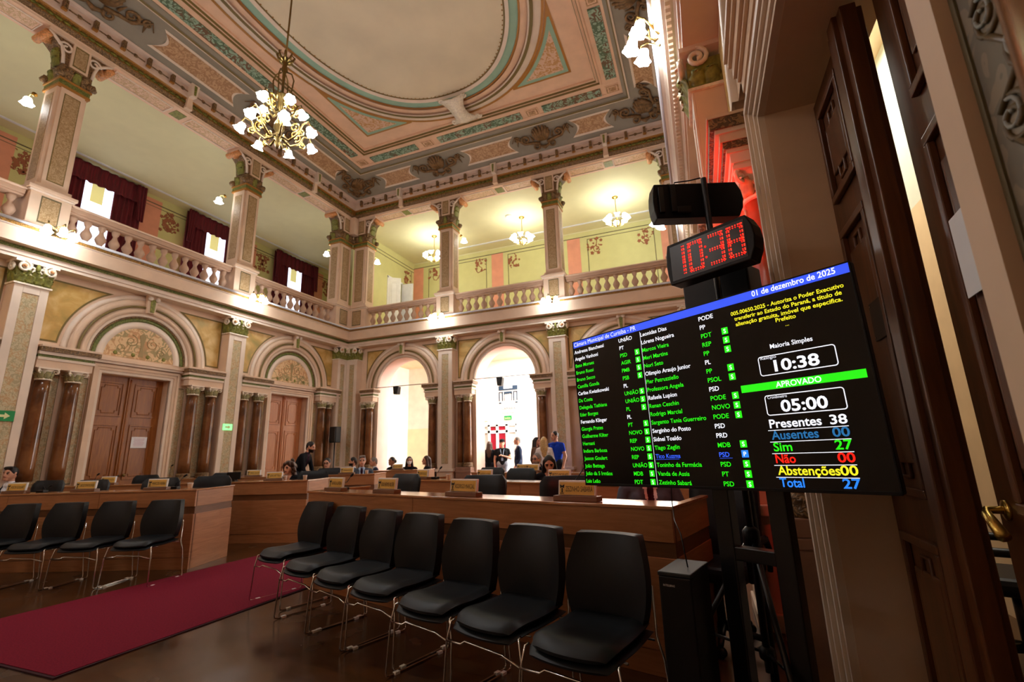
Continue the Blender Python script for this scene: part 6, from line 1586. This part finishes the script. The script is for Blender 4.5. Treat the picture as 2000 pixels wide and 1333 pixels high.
    if beard: idx[(rel[:, 2] < -0.043) & (rel[:, 2] > -0.14) & (rel[:, 1] < 0.0) & (np.abs(rel[:, 0]) < 0.085) & (np.linalg.norm(rel, axis=1) < 0.145)] = mi(beard)
    if mask: idx[(rel[:, 2] < -0.015) & (rel[:, 2] > -0.1) & (rel[:, 1] < -0.03) & (np.abs(rel[:, 0]) < 0.07)] = mi(PALE)
    else: idx[fc & (np.abs(rel[:, 0]) < 0.022) & (np.abs(rel[:, 2] + 0.058) < 0.007)] = mi(BROWN_LIP)
    for m_ in mats: me.materials.append(m_)
    me.polygons.foreach_set('material_index', idx.astype(np.int32)); me.polygons.foreach_set('use_smooth', np.ones(n, bool))
    # bend: torso lean about the hips, then head turn and nod about the neck
    def bend(co):
        co = co.copy()
        if head_yaw or head_pitch:
            w_ = np.clip((co[:, 2] - Z(1.42)) / (0.09 * k), 0, 1); w_ = w_ * w_ * (3 - 2 * w_); w_ = w_ * (np.abs(co[:, 0]) < 0.2)
            for ang, ax in ((head_pitch, 0), (head_yaw, 1)):
                c = np.array([0, 0.0, Z(1.47)]); q = co - c; ca, sa = np.cos(ang * w_), np.sin(ang * w_)
                if ax == 0: q = np.c_[q[:, 0], q[:, 1] * ca - q[:, 2] * sa, q[:, 1] * sa + q[:, 2] * ca]
                else: q = np.c_[q[:, 0] * ca - q[:, 1] * sa, q[:, 0] * sa + q[:, 1] * ca, q[:, 2]]
                co = q + c
        if lean:
            c = np.array([0, 0.0, Z(0.94)]); q = co - c; w_ = np.clip(q[:, 2] / (0.22 * k), 0, 1); w_ = w_ * w_ * (3 - 2 * w_)
            ca, sa = np.cos(lean * w_), np.sin(lean * w_); co = np.c_[q[:, 0], q[:, 1] * ca - q[:, 2] * sa, q[:, 1] * sa + q[:, 2] * ca] + c
        return co
    def apply(me_):
        co = np.empty(len(me_.vertices) * 3); me_.vertices.foreach_get('co', co); me_.vertices.foreach_set('co', bend(co.reshape(-1, 3)).ravel()); me_.update()
    apply(me)
    o = bpy.data.objects.new('person', me); C.objects.link(o); o.location = (pos[0], pos[1], z0); o.rotation_euler = (0, 0, math.radians(facing)); tag(o, label, 'person')
    # hair
    hcaps = []; hell = [((hc.x, hc.y + 0.014 * k, hc.z + 0.024 * k), (0.081 * k, 0.095 * k, 0.1 * k))]
    B = lambda a, r0, b, r1: hcaps.append((hc + Vector(a) * k, r0 * k, hc + Vector(b) * k, r1 * k, hair))
    B((0, 0.05, 0.02), 0.06, (0, 0.055, -0.045), 0.045); 
    if style in ('long', 'straight'):
        for s in (-1, 1): B((s * 0.068, 0.0, 0.04), 0.026, (s * 0.085, 0.02, -0.16), 0.035); B((s * 0.085, 0.02, -0.16), 0.035, (s * 0.095, -0.01 if style == 'straight' else 0.03, -0.34), 0.028)
        B((0, 0.06, 0), 0.08, (0, 0.085, -0.18), 0.075); B((0, 0.085, -0.18), 0.075, (0.0, 0.1, -0.38), 0.05); B((-0.05, 0.09, -0.18), 0.05, (-0.06, 0.1, -0.36), 0.03); B((0.05, 0.09, -0.18), 0.05, (0.06, 0.1, -0.36), 0.03)
    if style == 'curly':
        rr = random.Random(3)
        for q in range(46):
            a = rr.uniform(0, 2 * PI); zz = rr.uniform(-0.17, 0.1); r = 0.09 + 0.03 * rr.random() + 0.03 * max(0, -zz)
            px_, py_ = r * math.cos(a), 0.03 + r * math.sin(a)
            if py_ < 0.0 and zz < 0.075: continue
            B((px_ * 0.8, py_, zz), 0.034, (px_, py_ + 0.01, zz - 0.05), 0.026)
    if style == 'quiff': B((-0.04, -0.06, 0.095), 0.028, (0.04, -0.055, 0.1), 0.028)
    if style == 'bun': B((0, 0.12, 0.0), 0.045, (0, 0.125, -0.02), 0.04)
    if style != 'none':
        hm = remeshed('hair', hcaps, 0.011, hell, 1); hm.materials.append(hair); hm.polygons.foreach_set('use_smooth', np.ones(len(hm.polygons), bool)); apply(hm)
        ho = bpy.data.objects.new('hair', hm); C.objects.link(ho); ho.parent = o
    def extra(name, mb_):
        q = mb_.build(name, o); apply(q.data); return q
    if glasses:
        mb_ = MB()
        for s in (-1, 1): mb_.tube([(hc.x + k * (s * 0.032 + 0.024 * math.cos(a)), hc.y - 0.1 * k, hc.z + k * (0.004 + 0.018 * math.sin(a))) for a in [2 * PI * i / 14 for i in range(14)]], 0.003, BLKP, 6, closed=True); mb_.tube([hc + Vector((s * 0.056, -0.098, 0.006)) * k, hc + Vector((s * 0.079, 0.0, 0.01)) * k], 0.0028, BLKP, 6)
        mb_.tube([hc + Vector((-0.01, -0.102, 0.006)) * k, hc + Vector((0.01, -0.102, 0.006)) * k], 0.003, BLKP, 6); extra('glasses', mb_)
    if cap:
        mb_ = MB(); mb_.lathe([(0.088 * k, 0.04 * k), (0.09 * k, 0.075 * k), (0.075 * k, 0.115 * k), (0.04 * k, 0.135 * k), (0.001, 0.14 * k)], 20, cap, c=tuple(hc + Vector((0, 0.005, 0)) * k))
        mb_.prism([(hc.x - 0.06 * k, hc.y - 0.07 * k), (hc.x + 0.06 * k, hc.y - 0.07 * k), (hc.x + 0.05 * k, hc.y - 0.14 * k), (hc.x, hc.y - 0.155 * k), (hc.x - 0.05 * k, hc.y - 0.14 * k)], hc.z + 0.045 * k, hc.z + 0.053 * k, cap, 'z'); extra('cap', mb_)
    if badge:
        mb_ = MB(); mb_.tube([(-0.06, -0.07, Z(1.42)), (-0.03, -0.135, Z(1.25)), (0.0, -0.14, Z(1.14)), (0.03, -0.135, Z(1.25)), (0.06, -0.07, Z(1.42))], 0.005, SHIRTB, 6); mb_.box(-0.03, 0.03, -0.152, -0.146, Z(1.05), Z(1.14), SHIRTB); extra('badge', mb_)
    return o
def px_at(px, y): r = ray(px, 880); return (r.x / r.y * y, y)
person('man in dark suit and white shirt looking left, seated at the far left', px_at(33, 4.72), 20, inner=SHIRTW, top=SUITB, hair=HAIRB, style='quiff', hgt=1.72)
person('curly-haired woman in black bending over the second left desk', px_at(571, 6.95), 12, female=True, top=SUITB, hair=HAIRBR, style='curly', neck_open=True, lean=0.06, head_pitch=0.22, hgt=1.66)
person('bearded man in black jacket leaning over, standing behind the curly-haired woman', px_at(580, 8.55), 112, pose='stand', top=SUITB, inner=cloth('shirt_plum', (62, 34, 50)), hair=HAIRB, beard=HAIRB, lean=0.5, head_pitch=-0.25, hgt=1.74, arms={-1: ((-0.22, -0.2, 1.15), (-0.15, -0.4, 1.0)), 1: ((0.22, -0.2, 1.15), (0.15, -0.4, 1.0))})
person('man with glasses in dark suit with white shirt, seated left of the corner', px_at(641, 8.95), 25, inner=SHIRTW, top=SUITB, glasses=True, hair=HAIRB, head_pitch=0.12, hgt=1.7)
person('dark-bearded man in blue-grey jacket seen in profile, beside the grey-suited man', px_at(692, 10.35), -50, inner=SHIRTW, top=SUITG, hair=HAIRB, beard=HAIRB, hgt=1.7)
person('grey-suited man with light blue shirt and dark tie at the third left desk', px_at(708, 9.0), 40, inner=SHIRTB, tie=TIE, top=SUITG, hair=HAIRG, style='quiff', hgt=1.76)
person('man in dark clothes turned left, between grey-suited man and left arch', px_at(737, 10.75), -45, inner=SHIRTW, top=SUITN, hair=HAIRG, hgt=1.66, lean=0.1)
person('dark-skinned woman at the back desk, leftmost of three under the left arch', px_at(767, 11.1), -15, female=True, skin=SKIND, top=SUITB, hair=HAIRB, hgt=1.64, style='bun')
person('black-haired woman with a white mask at the back desk under the left arch', px_at(800, 11.1), 34, female=True, top=SUITB, hair=HAIRB, style='straight', mask=True, hgt=1.64)
person('dark-haired woman in profile, rightmost of three under the left arch', px_at(834, 10.9), -45, female=True, top=TEEK, hair=HAIRBR, style='long', hgt=1.66, bare=True)
person('man in brown jacket behind the glass screen left of the exit-sign arch', px_at(915, 14.9), 60, pose='stand', top=SUITBR, inner=SHIRTW, bottom=SUITBR, hair=HAIRBR, hgt=1.72)
person('woman with long brown hair seen from behind in the exit-sign arch', px_at(956, 14.3), 192, pose='stand', female=True, top=SUITB, hair=HAIRBR, style='long', hgt=1.66)
person('man in black cap and black T-shirt with a badge, standing in the hall', px_at(981, 14.35), 20, pose='stand', top=TEEK, bottom=JEANL, bare=True, hair=HAIRB, cap=TEEK, badge=True, hgt=1.7, arms={1: ((0.26, -0.02, 1.12), (0.02, -0.2, 1.2))})
person('man in navy suit standing in profile in the hall', px_at(1012, 14.1), -62, pose='stand', top=SUITN, inner=SHIRTW, bottom=SUITN, hair=HAIRG, hgt=1.76)
person('woman with black hair standing behind the old man, beside the blonde woman', px_at(1048, 12.55), 80, pose='stand', female=True, top=SUITBR, hair=HAIRB, style='straight', hgt=1.68)
person('blonde woman in white seen from behind, by the right jamb of the arch', px_at(1063, 12.0), 196, pose='stand', female=True, top=PALE, hair=HAIRBL, style='long', hgt=1.66)
person('man in bright blue T-shirt standing left of the scoreboard', px_at(1086, 12.15), -20, pose='stand', top=TEEBL, bottom=JEAN, bare=True, hair=HAIRB, hgt=1.8, head_yaw=-0.3, arms={-1: ((-0.27, -0.02, 1.1), (-0.05, -0.22, 1.05))})
person('old man with grey beard and glasses seated before the blonde woman', px_at(1049, 8.5), -5, top=SUITB, hair=HAIRG, beard=HAIRG, glasses=True, hgt=1.66, style='short', head_yaw=-0.3)
person('young woman with long dark hair looking down at the second desk', px_at(1072, 6.75), 16, female=True, top=TEEK, bare=True, hair=HAIRB, style='straight', neck_open=True, head_pitch=0.4, lean=0.1, hgt=1.66)
person('seated man in blue-grey suit behind the screen, only his jacket in view', (-0.46, 4.15), 15, top=SUITG, inner=SHIRTW, tie=TIE, hair=HAIRG, hgt=1.74)
